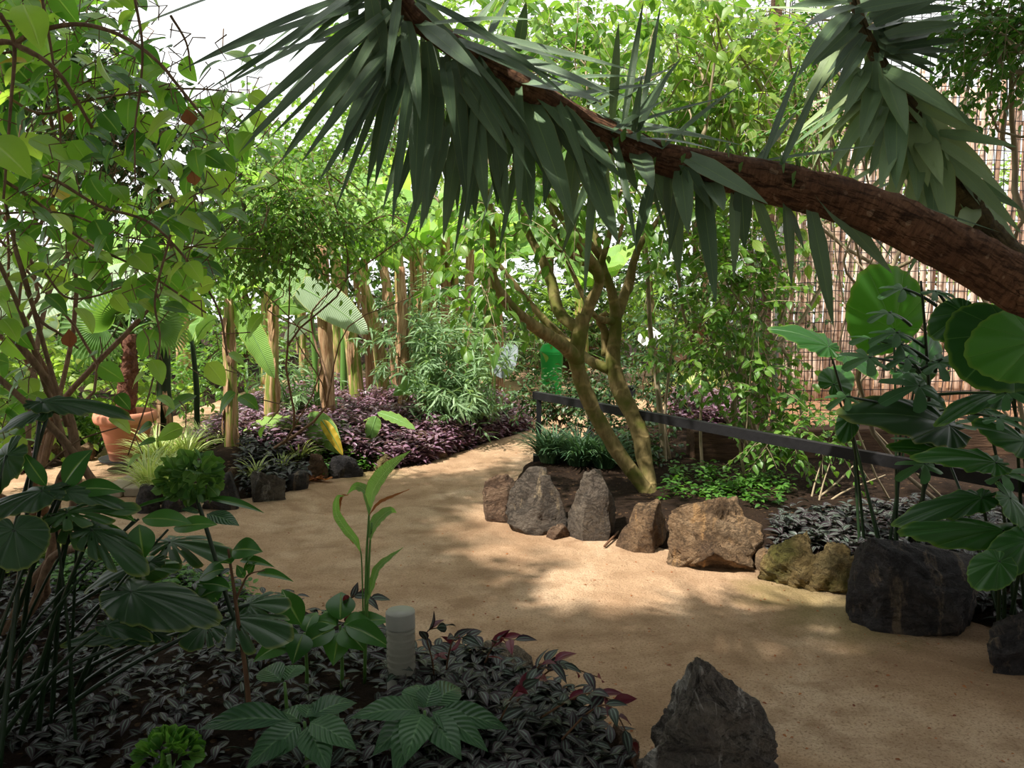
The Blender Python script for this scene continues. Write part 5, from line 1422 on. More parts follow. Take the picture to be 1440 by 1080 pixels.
# ---------------------------------------------------------------- sleeper, dry branches
a = G(985, 672); mb = MB()
bar(mb, (a[0], 7.2, .17), (5.2, 7.45, .17), .26, .34)
o = mb.build('timber_sleeper', M['timber'], None, (a[0], 7.2, 0), smooth=False)
bv = o.modifiers.new('b', 'BEVEL'); bv.width = .02; bv.segments = 2
tag(o, 'old dark timber sleeper lying along the foot of the netting', 'timber')
for i, (l, pts) in enumerate([('dry forked branch lying on the dark soil of the right bed', [(1100, 722), (1140, 705), (1175, 680), (1200, 655)]), ('long bare dry branch lying on the soil below the handrail', [(1095, 727), (1150, 712), (1190, 690), (1245, 668)])]):
    b = G(*pts[0]); root = thing('dry_branch', l, 'branch', b * [1, 1, 0] + np.array([0, 0, .05]))
    pp = [b + np.array([0, 0, .08])] + [P(x, y, b[1] + .12 * (k + 1)) for k, (x, y) in enumerate(pts[1:])]
    mb = MB(); tube(mb, smooth_path(pp, 6), [.013, .005], 6); mb.build('stick', M['pale_stem'], root)
    mb = MB(); tube(mb, smooth_path([pp[1], pp[1] + np.array([.05, .05, .15]), pp[1] + np.array([.12, .1, .32])], 5), [.008, .003], 6); mb.build('side_twig', M['pale_stem'], root)
for i, (x, y, x1, y1) in enumerate([(1105, 762, 1130, 741)]):
    pass
mb = MB(); a = G(850, 768, .015); b = G(872, 745, .03); tube(mb, [a, (a + b) / 2, b], [.008, .006], 6)
tag(mb.build('fallen_stick', M['brown_stem'], None, a), 'short dark stick lying on the sand in front of the pointed rock', 'stick')

# ================================================================== netting and bamboo screen
nt = thing('netting_fence', 'black square-mesh net on posts enclosing the area in front of the bamboo screen', 'netting', (P(1088, 600, 8.0)[0], 8.0, 0))
g = np.random.default_rng(4)
def net_panel(mb, A, B, z0, z1, cell, r, g, bulge=.05):
    A = np.asarray(A, float); B = np.asarray(B, float); L = np.linalg.norm(B - A); d = (B - A) / L; nrm_ = np.array([-d[1], d[0], 0])
    def pt(s, z): return A + d * s + np.array([0, 0, z]) + nrm_ * bulge * math.sin(s * 1.7 + z) + d * .012 * math.sin(z * 9 + s * 5)
    for s in np.arange(0, L + .01, cell):
        zz = np.arange(z0, z1 + .01, cell * 3); s1 = s + g.normal() * .006
        tube(mb, [pt(s1, z) for z in zz], r, 3, caps=False)
    for z in np.arange(z0, z1 + .01, cell):
        ss = np.arange(0, L + .3, cell * 3); z2 = z + g.normal() * .006
        tube(mb, [pt(s, z2) + np.array([0, 0, .01 * math.sin(s * 6 + z * 3)]) for s in ss], r, 3, caps=False)
nx0 = P(1088, 600, 8.0)[0]
mb = MB(); net_panel(mb, (nx0, 8.0, 0), (6.3, 8.05, 0), .1, 4.6, .095, .0048, g); mb.build('net_panel', M['net'], nt)
mb = MB(); net_panel(mb, (nx0, 8.0, 0), (nx0 + .25, 11.0, 0), .1, 4.6, .095, .004, g); mb.build('net_panel', M['net'], nt)
mb = MB()      # slack roof net
for s in np.arange(0, 3.9, .1):
    tube(mb, [(nx0 + s, 8.0 + t, 4.6 + .12 * math.sin(s) - .25 * math.sin(t * .9)) for t in np.linspace(0, 3, 7)], .0035, 3, caps=False)
for t in np.arange(0, 3.01, .1):
    tube(mb, [(nx0 + s, 8.0 + t, 4.6 + .12 * math.sin(s) - .25 * math.sin(t * .9)) for s in np.linspace(0, 3.8, 9)], .0035, 3, caps=False)
mb.build('roof_net', M['net'], nt)
mb = MB(); tube(mb, [(nx0, 8.02, 0), (nx0, 8.02, 4.65)], .028, 10); mb.build('post', M['steel'], nt)
mb = MB(); box(mb, (nx0 - .13, 8.05, 0), (nx0 - .05, 8.15, 4.5)); mb.build('post', M['timber'], nt, smooth=False)
mb = MB(); tube(mb, [(6.3, 8.05, 0), (6.3, 8.05, 4.65)], .028, 10); mb.build('post', M['steel'], nt)
mb = MB(); tube(mb, [(nx0, 8.02, 4.63), (6.3, 8.07, 4.63)], .02, 8); mb.build('top_wire', M['steel'], nt)
bs = thing('bamboo_screen', 'tall screen of upright pinkish tan bamboo canes behind the netting', 'fence', (3.35, 10.6, .1))
i = 0; x = 3.32; canes = []
while x < 7.6 and i < 99:
    r = g.uniform(.024, .036); top = 4.0 + g.uniform(-.12, .15) + (.0 if x < 5.0 else .12)
    y = 10.6 + g.uniform(-.015, .015) + (0 if i % 2 else .03)
    mb = MB(); zs = np.linspace(.08, top, 12); tube(mb, np.stack([x + .01 * np.sin(zs * 2 + i), 0 * zs + y, zs], -1), r, 8, R=g.uniform(0, 1)); mb.build('cane', M['bamboo'], bs)
    x += r * 1.95 + (.0 if x < 5.4 else g.choice([.0, .01, .05, .09], p=[.4, .3, .2, .1])); i += 1
for z in (.7, 2.3, 3.6):
    mb = MB(); tube(mb, [(3.3, 10.68, z), (7.6, 10.68, z)], .03, 8); mb.build('rail', M['bamboo'], bs)
tag_b = None
for i, (x0, x1, top, l) in enumerate([(5.3, 6.0, 0, '')]): pass

# ================================================================== right middle: shrubs, saplings
bush('dark_shrub', 'dark small-leaved shrub around the railing post and the two leaning trunks', 'shrub',
     [ell(795, 560, 7.75, 55, 30, .2, 1.4), ell(870, 620, 7.3, 70, 45, .4, 2), ell(825, 560, 7.6, 25, 20, .3, .5), ell(900, 650, 7.0, 40, 30, .3, .8), ell(735, 560, 7.8, 22, 26, .15, .4), ell(860, 540, 7.7, 50, 40, .3, .7)], 470, 'ovate', .06, 'dark', 'brown_stem', tl=.24, nl=9, droop=.2, seed=5, base=(at(835, 7.5, .03)), stems=7)
bush('dark_shrub', 'reddish-twigged dark shrub right behind the second leaning trunk', 'shrub',
     [ell(930, 530, 8.2, 35, 60, .35, 2), ell(905, 470, 8.4, 40, 40, .35, 1)], 110, 'ovate', .07, 'dark', 'brown_stem', tl=.26, nl=8, droop=.2, seed=6, stems=6)
bush('draping_shrub', 'leafy mid-green shrub draping down in front of the net corner', 'shrub',
     [ell(1040, 400, 6.2, 60, 90, .4, 2), ell(1060, 520, 6.3, 60, 70, .4, 1.6), ell(1110, 610, 6.2, 70, 40, .4, 1.5), ell(1020, 330, 6.2, 80, 60, .4, 1), ell(990, 470, 6.2, 35, 60, .3, .6)], 330, 'ovate', .085, 'mid', 'pale_stem', tl=.32, nl=8, droop=.25, seed=7, base=at(1060, 6.4, .03), stems=7)
bush('overhanging_tree', 'loose light green tree behind the yucca trunk with drooping yellowish leaves', 'tree',
     [ell(1010, 130, 6.6, 100, 110, .6, 2), ell(1080, 230, 6.5, 80, 80, .5, 1.5), ell(960, 60, 6.8, 120, 80, .6, 1.6), ell(1110, 60, 6.6, 60, 80, .5, 1)], 270, 'ovate', .13, 'bright', 'pale_stem', tl=.45, nl=8, droop=.7, seed=8, base=at(1085, 6.9, .03), stems=8, stem_r=.022, limbs=34)
bush('fine_leaved_branch_tree', 'small tree with fine bright leaflets in front of the hanging yucca leaves', 'tree',
     [ell(1150, 70, 4.7, 50, 60, .3, 1), ell(1150, 170, 4.8, 40, 40, .25, 1)], 80, 'small', .05, 'herb', 'pale_stem', tl=.3, nl=12, droop=.1, seed=9, base=at(1490, 5.4, .03), stems=4, stem_r=.02)
bush('overhanging_tree', 'bright green small-leaved tree hanging into the top right corner', 'tree',
     [ell(1420, 70, 4.0, 75, 70, .35, 2), ell(1470, 20, 4.0, 100, 60, .4, 1), ell(1400, 20, 4.0, 60, 30, .3, 1)], 230, 'ovate', .055, 'herb', 'pale_stem', tl=.26, nl=10, droop=.25, seed=10, base=(4.3, 4.4, .02), stems=4, stem_r=.03)
# slim saplings before the net
for i, (l, pts, Y, r) in enumerate([
    ('slim pale sapling stem right of the leaning trunks', [(935, 700), (932, 620), (924, 540), (915, 470), (910, 380), (905, 300)], 7.0, 5),
    ('thin bare sapling rising in front of the far purple creeper', [(990, 700), (985, 600), (990, 520), (1000, 470), (1040, 400)], 6.7, 2.5),
    ('grey straight sapling trunk behind the second leaning trunk', [(928, 560), (918, 470), (915, 420), (912, 380), (900, 330)], 8.8, 6),
    ('crooked reddish sapling stem with whitish bloom at its top', [(945, 690), (935, 590), (945, 490), (955, 440), (1010, 330)], 7.1, 2.5)]):
    b = at(pts[0][0], Y, .03); root = thing('slim_sapling', l, 'sapling', b)
    p = smooth_path([b] + [P(x, y, Y) for x, y in pts[1:]], 5)
    mb = MB(); tube(mb, p, [r * pxm(Y), r * pxm(Y) * .5], 7, wob=.06); mb.build('stem', M['pale_stem' if i != 2 else 'treebark'], root)
    g_ = np.random.default_rng(i); mbL, mbT = MB(), MB()
    k = g_.integers(len(p) // 2, len(p), 16)
    twigs(mbL, mbT, p[k], runit(16, g_) + np.array([0, -.2, .3]), .3, 7, TL['ovate'], .1 if i else .12, .6, g_)
    mbL.build('foliage', M['mid'], root); mbT.build('twig', M['pale_stem'], root)
# white flower hanging from the shrub
fl = P(915, 472, 8.0); root = thing('white_flower', 'single large white bloom hanging right of the leaning trunks', 'flower', fl)
for k in range(5):
    a = k * 1.257; mb = MB(); inst(mb, TL['petal'], [(math.cos(a) * .22, -.1 + .2 * math.sin(a), -1)], [(math.cos(a), math.sin(a) - .3, .3)], [fl + np.array([0, 0, .1])], .21, .5); mb.build('petal', M['white'], root)
mb = MB(); tube(mb, [fl + np.array([0, 0, .1]), fl + np.array([.03, 0, .25]), fl + np.array([.1, .05, .4])], .006, 5); mb.build('stalk', M['green_stem'], root)
# bright green barrel behind the shrub
c = P(776, 510, 11.6); root = thing('green_bin', 'bright green plastic bin half hidden behind the dark shrub and tree', 'bin', (c[0], c[1], 0))
zt = P(776, 482, 11.6)[2]; r = .16
mb = MB(); lathe(mb, (c[0], c[1], 0), [(r * .8, 0), (r * .84, .02), (r, zt * .8), (r * 1.05, zt * .8), (r * 1.05, zt * .82)], 28); mb.build('body', M['greenpl'], root)
mb = MB(); lathe(mb, (c[0], c[1], 0), [(r * 1.08, zt * .82), (r * 1.08, zt * .87), (r * .8, zt * .97), (r * .2, zt)], 28); mb.build('lid', M['greenpl'], root)
# ================================================================== foreground left
g = np.random.default_rng(31)
# young ginger / banana shoot
gb = G(512, 930) * [1, 1, 0] + np.array([0, 0, .06]); Yg = gb[1]
Yg = 3.05; gb = np.array([P(511, 880, Yg)[0], Yg, .06])
gp = thing('young_ginger_plant', 'slender young plant with long green leaves and browned tips standing against the sandy path', 'plant', gb)
for pts, r in (([(512, 878), (515, 800), (518, 740), (521, 690)], [6, 5, 4, 3]), ([(514, 876), (519, 790), (523, 735)], [4, 4, 3]), ([(512, 870), (509, 800), (506, 770)], [3, 2.5, 2])):
    mb = MB(); tube(mb, smooth_path([gb] + [P(x, y, Yg) for x, y in pts[1:]], 6), [v * pxm(Yg) * .42 for v in r], 7); mb.build('stem', M['green_stem'], gp)
GL = [([(521, 715), (525, 690), (545, 660), (577, 634)], 25, 'ginger', (-.6, -1, .3)),
      ([(519, 725), (517, 700), (513, 690), (500, 684), (488, 695)], 17, 'ginger', (.6, -1, .3)),
      ([(506, 775), (500, 760), (487, 745), (473, 722), (474, 700), (484, 697)], 13, 'ginger', (.5, -1, .2)),
      ([(521, 760), (524, 745), (533, 730), (548, 718), (558, 721)], 20, 'ginger', (-.5, -1, .4)),
      ([(519, 725), (532, 708), (552, 698), (576, 688)], 5, 'dead', (0, -1, .6)),
      ([(515, 850), (523, 825), (531, 800), (548, 784), (567, 770)], 13, 'ginger', (-.5, -1, .5)),
      ([(476, 730), (480, 700), (490, 696)], 4, 'dead', (0, -1, .3)), ([(497, 765), (490, 750), (478, 735)], 6, 'dead', (0, -1, .3))]
for i, (pts, w, m, N) in enumerate(GL):
    Cn = smooth_path([P(x, y, Yg - .02 + .03 * k * (1 if i % 2 else -1)) for k, (x, y) in enumerate(pts)], 6)
    u = np.linspace(0, 1, len(Cn)); W = np.maximum(w * pxm(Yg) / 2 * np.sin(PI * u ** .85), .0015)
    mb = MB(); ribbon(mb, Cn, W, N, fold=.35, nv=5, wave=.003, R=g.uniform(0, 1), seed=i); mb.build('leaf', M[m], gp)

def rosette_plant(name, label, cat, center, Y, leaves, mat, stem_base=None, stem='green_stem', tmpl='big', g=None):
    """center (px,py) joint of leaves; leaves: (tip px, tip py, dY, width px)"""
    g = g or RNG
    c = P(*center, Y)
    b = np.array([c[0], c[1], .06]) if stem_base is None else np.asarray(stem_base, float)
    root = thing(name, label, cat, b)
    mb = MB(); tube(mb, arc(b, c, (.01, 0, 0), 6), [.008, .005], 6); mb.build('stem', M[stem], root)
    for x, y, dy, w in leaves:
        t_ = P(x, y, Y + dy); D = t_ - c; L = np.linalg.norm(D); tt = TL[tmpl]
        mb = MB(); sx = w * pxm(Y) / .5
        N = np.array([g.uniform(-.3, .3), -.55, 1.0])
        inst(mb, tt, [D + np.array([0, 0, .12 * L])], [N], [c + np.array([0, 0, g.uniform(-.015, .01)])], np.array([[sx, L * 1.12, L]]), g.uniform(0, 1))
        mb.build('leaf', M[mat], root)
    return root
rosette_plant('ribbed_leaf_plant', 'ribbed glossy plant in front of the bollard light, broad pointed leaves in a rosette', 'plant', (597, 1000), 2.45,
              [(590, 950, .12, 62), (655, 958, .15, 46), (712, 1008, 0, 44), (545, 985, -.05, 46), (508, 998, -.1, 40), (575, 1050, -.18, 50), (640, 1045, -.15, 48), (680, 1045, -.1, 40), (530, 1040, -.12, 48), (560, 1068, -.2, 50), (610, 960, .05, 40)], 'pinn', g=g)
rosette_plant('ribbed_leaf_plant', 'ribbed glossy plant left of the bollard light with long arching leaves', 'plant', (428, 1015), 2.4,
              [(275, 1008, 0, 46), (390, 985, .1, 44), (480, 990, .1, 52), (500, 975, .12, 44), (380, 1060, -.1, 50), (455, 1065, -.15, 50), (490, 1040, -.1, 46), (350, 1070, -.12, 44), (440, 985, .08, 36)], 'pinn', g=g)
rosette_plant('ribbed_leaf_plant', 'lone ribbed leaf plant between the two big rosettes and the brown sapling', 'plant', (400, 960), 2.6, [(362, 930, .1, 44), (420, 925, .1, 42), (385, 940, .1, 30)], 'pinn', g=g)
rosette_plant('glossy_plant', 'glossy green plant at the foot of the young ginger plant', 'plant', (478, 880), 3.0,
              [(480, 828, .1, 44), (520, 870, 0, 36), (545, 860, .05, 34), (440, 868, 0, 36), (425, 900, -.1, 40), (505, 905, -.1, 44), (470, 920, -.12, 40), (540, 905, -.1, 36), (450, 848, .1, 24)], 'glossy', g=g)
rosette_plant('glossy_plant', 'glossy plant with an upright bright lime leaf left of the young ginger plant', 'plant', (428, 890), 2.95, [(392, 833, .05, 38), (440, 850, .1, 30), (380, 895, -.05, 40), (360, 915, -.1, 40), (415, 925, -.12, 40)], 'glossy', g=g)
# lettuce-like clump at the bottom
lb = np.array([P(237, 1055, 2.25)[0], 2.25, .12]); root = thing('lettuce_like_plant', 'small frilly bright green plant at the bottom edge of the shaded bed', 'plant', lb)
mb = MB(); n = 90
c = P(237, 1062, 2.25); d = runit(n, g); d[:, 2] = np.abs(d[:, 2]); inst(mb, TL['petal'], d * [1, 1, .7], d + g.normal(size=(n, 3)) * .6, c + d * [.06, .05, .035], .045, g.uniform(0, 1, n)); mb.build('foliage', M['herb'], root)
mb = MB(); tube(mb, [lb - [0, 0, .06], c], .008, 6); mb.build('stem', M['green_stem'], root)

# green flower head on a tall stem
fb_ = np.array([P(345, 930, 2.75)[0], 2.75, .06]); fh = thing('green_flower_plant', 'tall stem carrying a round cluster of green bracts in front of the banana bed', 'plant', fb_)
stp = smooth_path([fb_, P(343, 910, 2.75), P(322, 850, 2.75), P(300, 775, 2.75), (P(283, 720, 2.75)), P(272, 690, 2.75)], 6)
mb = MB(); tube(mb, stp, [.009, .007], 7); mb.build('stem', M['dark_stem'], fh)
hc = P(268, 670, 2.75); mb = MB(); n = 170
d = runit(n, g); inst(mb, TL['petal'], norm(d + g.normal(size=(n, 3)) * .7), d + g.normal(size=(n, 3)) * .35, hc + d * np.array([.082, .07, .058]) * g.uniform(.7, 1, n)[:, None], g.uniform(.035, .055, n), g.uniform(0, 1, n)); mb.build('flower_head', M['flower'], fh)
for (x0, y0, x1, y1, w, m) in ((272, 698, 170, 708, 9, 'glossy'), (276, 700, 368, 706, 16, 'glossy'), (284, 722, 334, 730, 28, 'pinn'), (284, 722, 258, 712, 16, 'pinn')):
    a = P(x0, y0, 2.75); b = P(x1, y1, 2.7); mb = MB(); L = np.linalg.norm(b - a)
    inst(mb, TL['big'], [b - a], [(.1, -.5, 1)], [a], np.array([[w * pxm(2.75) / .5, L * 1.1, L * .5]]), .3); mb.build('leaf', M[m], fh)
# brown sapling with curled leaves
sb_ = np.array([P(352, 990, 2.7)[0], 2.7, .06]); sp = thing('young_sapling', 'brown-stemmed sapling with cupped dark leaves in front of the sandy path', 'sapling', sb_)
sp1 = smooth_path([sb_, P(350, 990, 2.7), P(345, 940, 2.7), P(336, 880, 2.7), P(330, 835, 2.7), P(325, 800, 2.7), P(321, 772, 2.7)], 6)
mb = MB(); tube(mb, sp1, [.011, .008, .006, .004], 7); mb.build('stem', M['brown_stem'], sp)
mb = MB(); tube(mb, smooth_path([P(331, 845, 2.7), P(340, 825, 2.7), P(350, 808, 2.68), P(372, 802, 2.66)], 6), [.005, .002], 6); mb.build('branch', M['brown_stem'], sp)
for (x0, y0, x1, y1, w) in ((322, 776, 359, 772, 40), (328, 795, 300, 785, 30), (322, 800, 275, 812, 34), (330, 830, 278, 818, 26), (325, 826, 252, 850, 38), (355, 808, 400, 808, 16), (350, 806, 338, 782, 14), (345, 815, 330, 800, 14), (340, 815, 345, 790, 12), (332, 790, 374, 790, 16), (350, 812, 356, 792, 10), (310, 850, 278, 820, 36)):
    a = P(x0, y0, 2.7); b = P(x1, y1, 2.7 - g.uniform(0, .12)); L = np.linalg.norm(b - a); mb = MB()
    inst(mb, TL['big'], [b - a + np.array([0, 0, .02])], [(g.uniform(-.5, .5), -.5, .8)], [a], np.array([[w * pxm(2.7) / .5, L * 1.1, L]]), g.uniform(0, .6)); mb.build('leaf', M['glossy'], sp)

# elephant ear / philodendron leaves at the lower left
pb_ = np.array([P(-60, 900, 2.6)[0], 2.6, .06]); ph = thing('philodendron', 'large-leaved philodendron filling the lower left corner with broad dark leaves', 'philodendron', pb_)
PL = [((185, 832, 2.6), (300, 850, 2.5), 90, (.05, -.45, 1), 'ear', 'philo', .2), ((60, 690, 2.5), (-40, 705, 2.5), 60, (0, -.5, 1), 'ear', 'philo', .3), ((90, 690, 2.5), (180, 695, 2.5), 34, (0, -.5, 1), 'ear_long', 'philo', .5),
      ((60, 565, 2.7), (178, 556, 2.7), 44, (0, -.45, 1), 'ear_long', 'philo', .3), ((70, 575, 2.7), (-30, 590, 2.7), 46, (0, -.45, 1), 'ear_long', 'philo', .3),
      ((20, 745, 2.4), (25, 800, 2.35), 90, (.3, -1, .5), 'ear', 'philo', .2), ((10, 640, 2.5), (-50, 700, 2.5), 60, (.2, -.8, .8), 'ear', 'philo', .4), ((215, 890, 2.6), (80, 880, 2.55), 40, (0, -.5, 1), 'ear_long', 'philo', .1),
      ((150, 880, 2.5), (215, 885, 2.5), 36, (0, -.4, 1), 'ear_long', 'philo', .1), ((210, 790, 2.7), (100, 808, 2.7), 40, (0, -.5, 1), 'ear_long', 'philo', .4), ((200, 800, 2.75), (245, 790, 2.7), 44, (0, -.6, 1), 'ear', 'philo', .9)]
for j, t_, w, N, tm, m, R in PL: ear_leaf(ph, pb_, j, t_, w, N, m, tm, g, R=R, stem='dark_stem')
mo = thing('monstera', 'monstera with holed and split leaves at the lower left below the terracotta pot', 'monstera', (P(-30, 900, 2.7)[0], 2.75, .06)); mob = np.array(mo.location[:])
ML = [((240, 762, 2.95), (318, 765, 2.85), 66, (.0, -.4, 1), .6), ((330, 870, 2.75), (395, 880, 2.6), 92, (.1, -.55, 1), .4), ((100, 735, 2.55), (190, 765, 2.45), 56, (.1, -.5, 1), .9), ((290, 880, 2.7), (262, 905, 2.6), 70, (0, -.6, 1), .3),
      ((95, 720, 2.5), (186, 700, 2.5), 52, (0, -.6, 1), .8), ((130, 745, 2.5), (200, 790, 2.4), 60, (.1, -.6, 1), .5), ((350, 850, 2.8), (400, 842, 2.75), 60, (0, -.5, 1), .5)]
for j, t_, w, N, R in ML: ear_leaf(mo, mob, j, t_, w, N, 'philo', 'monstera', g, R=R, stem='dark_stem')
sm = thing('smooth_leaved_plant', 'plant with smooth upright oval leaves in front of the terracotta pot at the left', 'plant', (P(30, 900, 2.6)[0], 2.55, .06)); smb = np.array(sm.location[:])
for (x0, y0, x1, y1, w, N, R) in ((85, 690, 115, 635, 44, (-.4, -1, .2), .1), (70, 690, 32, 640, 24, (.3, -1, .2), .1), (90, 690, 165, 680, 34, (0, -.7, .9), .5), (190, 730, 262, 725, 36, (.1, -.6, 1), .9), (236, 745, 296, 728, 34, (0, -.6, 1), 1.0), (195, 730, 200, 785, 40, (.2, -1, .3), .2), (95, 720, 50, 735, 30, (0, -.5, 1), .5), (110, 700, 186, 720, 30, (0, -.5, 1), .9), (120, 730, 190, 770, 30, (0, -.5, 1), .8)):
    a = P(x0, y0, 2.55); b = P(x1, y1, 2.5); L = np.linalg.norm(b - a); mb = MB()
    inst(mb, TL['big'], [b - a], [N], [a], np.array([[w * pxm(2.55) / .5, L * 1.12, L * .5]]), R); lf = mb.build('leaf', M['glossy'], sm)
    m2 = MB(); tube(m2, arc(smb + np.array([g.uniform(-.28, .28), g.uniform(-.2, .2), -.03]), a, (g.uniform(-.1, .1), 0, .1), 8), [.006, .004], 5); subpart(m2, 'petiole', M['dark_stem'], lf, sm)

# ================================================================== climbing shrub at the left
cb = np.array([-2.3, 3.6, .04])
cl = thing('climbing_shrub', 'rambling climbing shrub with long brown canes and heart-shaped leaves across the upper left', 'climber', cb)
CV = [ # canes as picture points with depth
 ([(105, 720, 3.2), (108, 660, 3.2), (95, 580, 3.2), (40, 500, 3.2), (-40, 410, 3.2)], 9), ([(140, 690, 3.0), (90, 620, 3.0), (30, 560, 3.0), (-60, 480, 3.0)], 7), ([(100, 650, 3.3), (70, 560, 3.3), (30, 440, 3.3), (-20, 330, 3.3)], 6), ([(95, 600, 3.1), (60, 480, 3.1), (35, 390, 3.1), (20, 340, 3.1), (0, 250, 3.1)], 4),
 ([(20, 62, 2.7), (50, 45, 2.7), (110, 34, 2.7), (170, 50, 2.7), (220, 85, 2.7), (250, 120, 2.7), (290, 170, 2.7)], 3.2), ([(-10, 60, 2.7), (20, 62, 2.7), (80, 100, 2.7), (130, 180, 2.8)], 4), ([(0, 20, 2.6), (20, 62, 2.7), (15, 150, 2.7), (5, 280, 2.7)], 3),
 ([(0, 235, 2.9), (70, 250, 2.9), (140, 290, 2.9), (220, 320, 2.9), (300, 420, 2.9), (320, 500, 2.9)], 2.6), ([(0, 250, 3.0), (60, 290, 3.0), (120, 340, 3.0), (200, 380, 3.0), (290, 440, 3.0)], 2.6), ([(190, 0, 2.6), (200, 60, 2.6), (198, 120, 2.6), (190, 180, 2.6), (190, 260, 2.6)], 1.8),
 ([(240, 330, 2.8), (218, 420, 2.8), (225, 480, 2.8), (208, 560, 2.8), (180, 640, 2.8)], 1.7), ([(0, 130, 2.9), (60, 160, 2.9), (130, 140, 2.9), (250, 125, 2.9), (340, 130, 2.9)], 2), ([(60, 0, 2.8), (75, 90, 2.8), (85, 190, 2.8), (80, 270, 2.8)], 2),
 ([(60, 380, 3.0), (100, 420, 3.0), (180, 400, 3.0), (260, 350, 3.0), (330, 340, 3.0)], 1.8), ([(20, 345, 3.1), (50, 440, 3.1), (85, 470, 3.1), (110, 490, 3.1)], 3), ([(0, 300, 3.1), (90, 300, 3.1), (170, 330, 3.1), (240, 345, 3.1), (360, 350, 3.1)], 1.8), ([(60, 660, 3.0), (110, 620, 3.0), (170, 600, 3.0)], 1.7), ([(240, 22, 2.8), (262, 60, 2.8), (268, 100, 2.8)], 1.8)]
for pts, r in CV:
    mb = MB(); p = smooth_path([P(*q) for q in pts], 6); tube(mb, p, [r * pxm(3), r * pxm(3) * .5], 7, wob=.05)
    mb.build('cane', M['vinebark'], cl)
mb = MB()
for i in range(5):
    e = P(*CV[i][0][0]) if i < 3 else P(*[(-60, 480, 3.0), (-40, 410, 3.2)][i - 3])
    limb(mb, cb + np.array([g.uniform(-.1, .1), g.uniform(-.1, .1), 0]), e, .02, .014, g, 8, .04)
mb.build('trunk', M['vinebark'], cl)
# leaves: each hangs along its cane or a side twig
g = np.random.default_rng(77)
HL = [(30, 90, 46), (58, 100, 34), (95, 62, 38), (40, 20, 50), (80, 22, 34), (20, 165, 50), (0, 205, 60), (40, 130, 30), (60, 200, 46), (90, 225, 40), (110, 210, 34), (130, 130, 36), (150, 55, 34), (215, 55, 44), (205, 75, 32), (235, 65, 22), (210, 30, 34), (165, 100, 40), (200, 115, 34), (180, 150, 34), (150, 165, 30), (140, 90, 34), (260, 90, 34),
      (300, 88, 36), (330, 75, 40), (350, 70, 34), (260, 150, 32), (230, 165, 40), (235, 210, 44), (275, 220, 34), (305, 205, 30), (325, 225, 26), (345, 195, 34), (300, 165, 30), (240, 305, 28), (250, 320, 30), (275, 300, 22), (310, 270, 30), (130, 260, 34), (150, 270, 36), (170, 220, 30), (190, 200, 30), (100, 280, 30), (55, 295, 34), (85, 305, 30),
      (20, 320, 34), (70, 350, 32), (35, 340, 26), (110, 165, 34), (130, 200, 30), (310, 340, 36), (330, 335, 30), (100, 375, 30), (118, 440, 34), (125, 500, 34), (36, 465, 30), (210, 475, 38), (265, 455, 40), (150, 520, 34), (195, 530, 26), (220, 515, 30), (170, 560, 26), (260, 560, 40), (245, 605, 34), (188, 645, 26), (165, 590, 30), (230, 560, 26),
      (320, 560, 34), (345, 560, 30), (370, 600, 24), (300, 520, 34), (330, 500, 26), (360, 450, 34), (290, 400, 30), (270, 375, 28), (240, 370, 26), (205, 345, 28), (180, 370, 30), (190, 430, 30), (240, 430, 28), (205, 600, 24), (210, 620, 22)]
mbH = MB(); mbY = MB(); mbT = MB()
def hang_leaf(x, y, w, Y, big=True):
    c = P(x, y, Y); sz = w * pxm(Y) * 1.25
    a = g.uniform(-1.5, 1.5); down = g.uniform(-1.1, -.1)
    D = norm(np.array([math.sin(a) * 1.0, -.2 + g.uniform(-.4, .4), down]))
    N = norm(np.array([g.uniform(-.5, .5), g.uniform(-1, -.2), g.uniform(.2, 1.1)]))
    if g.random() < .6:
        D = norm(np.array([math.copysign(g.uniform(.5, 1), a), g.uniform(-.5, .3), g.uniform(-.5, .12)]))
        N = norm(np.array([g.uniform(-.35, .35), g.uniform(-.7, .1), 1.0]))
    tgt = mbY if g.random() < .015 else mbH
    inst(tgt, TL['heart_hi'], [D], [N], [c - D * sz * .4], np.array([[sz * 1.05, sz * 1.1, sz]]), g.uniform(0, .85))
    pt = c - D * sz * .4
    tube(mbT, [pt, pt + np.array([g.uniform(-.05, .05), .03, g.uniform(.02, .08)]), pt + np.array([g.uniform(-.07, .07), .05, g.uniform(.04, .10)])], [.0018, .0022], 4)
for x, y, w in HL: hang_leaf(x, y, w * g.uniform(.9, 1.1), g.uniform(2.5, 3.1))
for i in range(1150):
    x = g.uniform(-80, 400); y = g.uniform(-60, 640)
    if x > 250 and (y < 130): continue
    if 200 < x < 330 and y < 70: continue
    if x + y * .25 > 430 + g.uniform(-80, 20): continue
    if y > 430 and (x > 60 or g.random() < .5): continue
    hang_leaf(x, y, g.uniform(24, 40), g.uniform(2.8, 3.9))
mbH.build('foliage', M['heart'], cl); mbY.build('yellowing_foliage', M['yellow'], cl)['label'] = 'yellowed leaves'; mbT.build('leaf_stalk', M['vinebark'], cl)['kind'] = 'stuff'
for x, y, w in ((264, 158, 16), (97, 470, 16), (100, 165, 10), (272, 245, 14)):
    mb = MB(); inst(mb, TL['petal'], [(g.uniform(-.3, .3), 0, -1)], [(0, -1, .3)], [P(x, y - 8, 2.8)], w * 1.6 * pxm(2.8), g.uniform(0, 1)); mb.build('withered_leaf', M['dead'], cl)['label'] = 'withered orange-brown leaf'

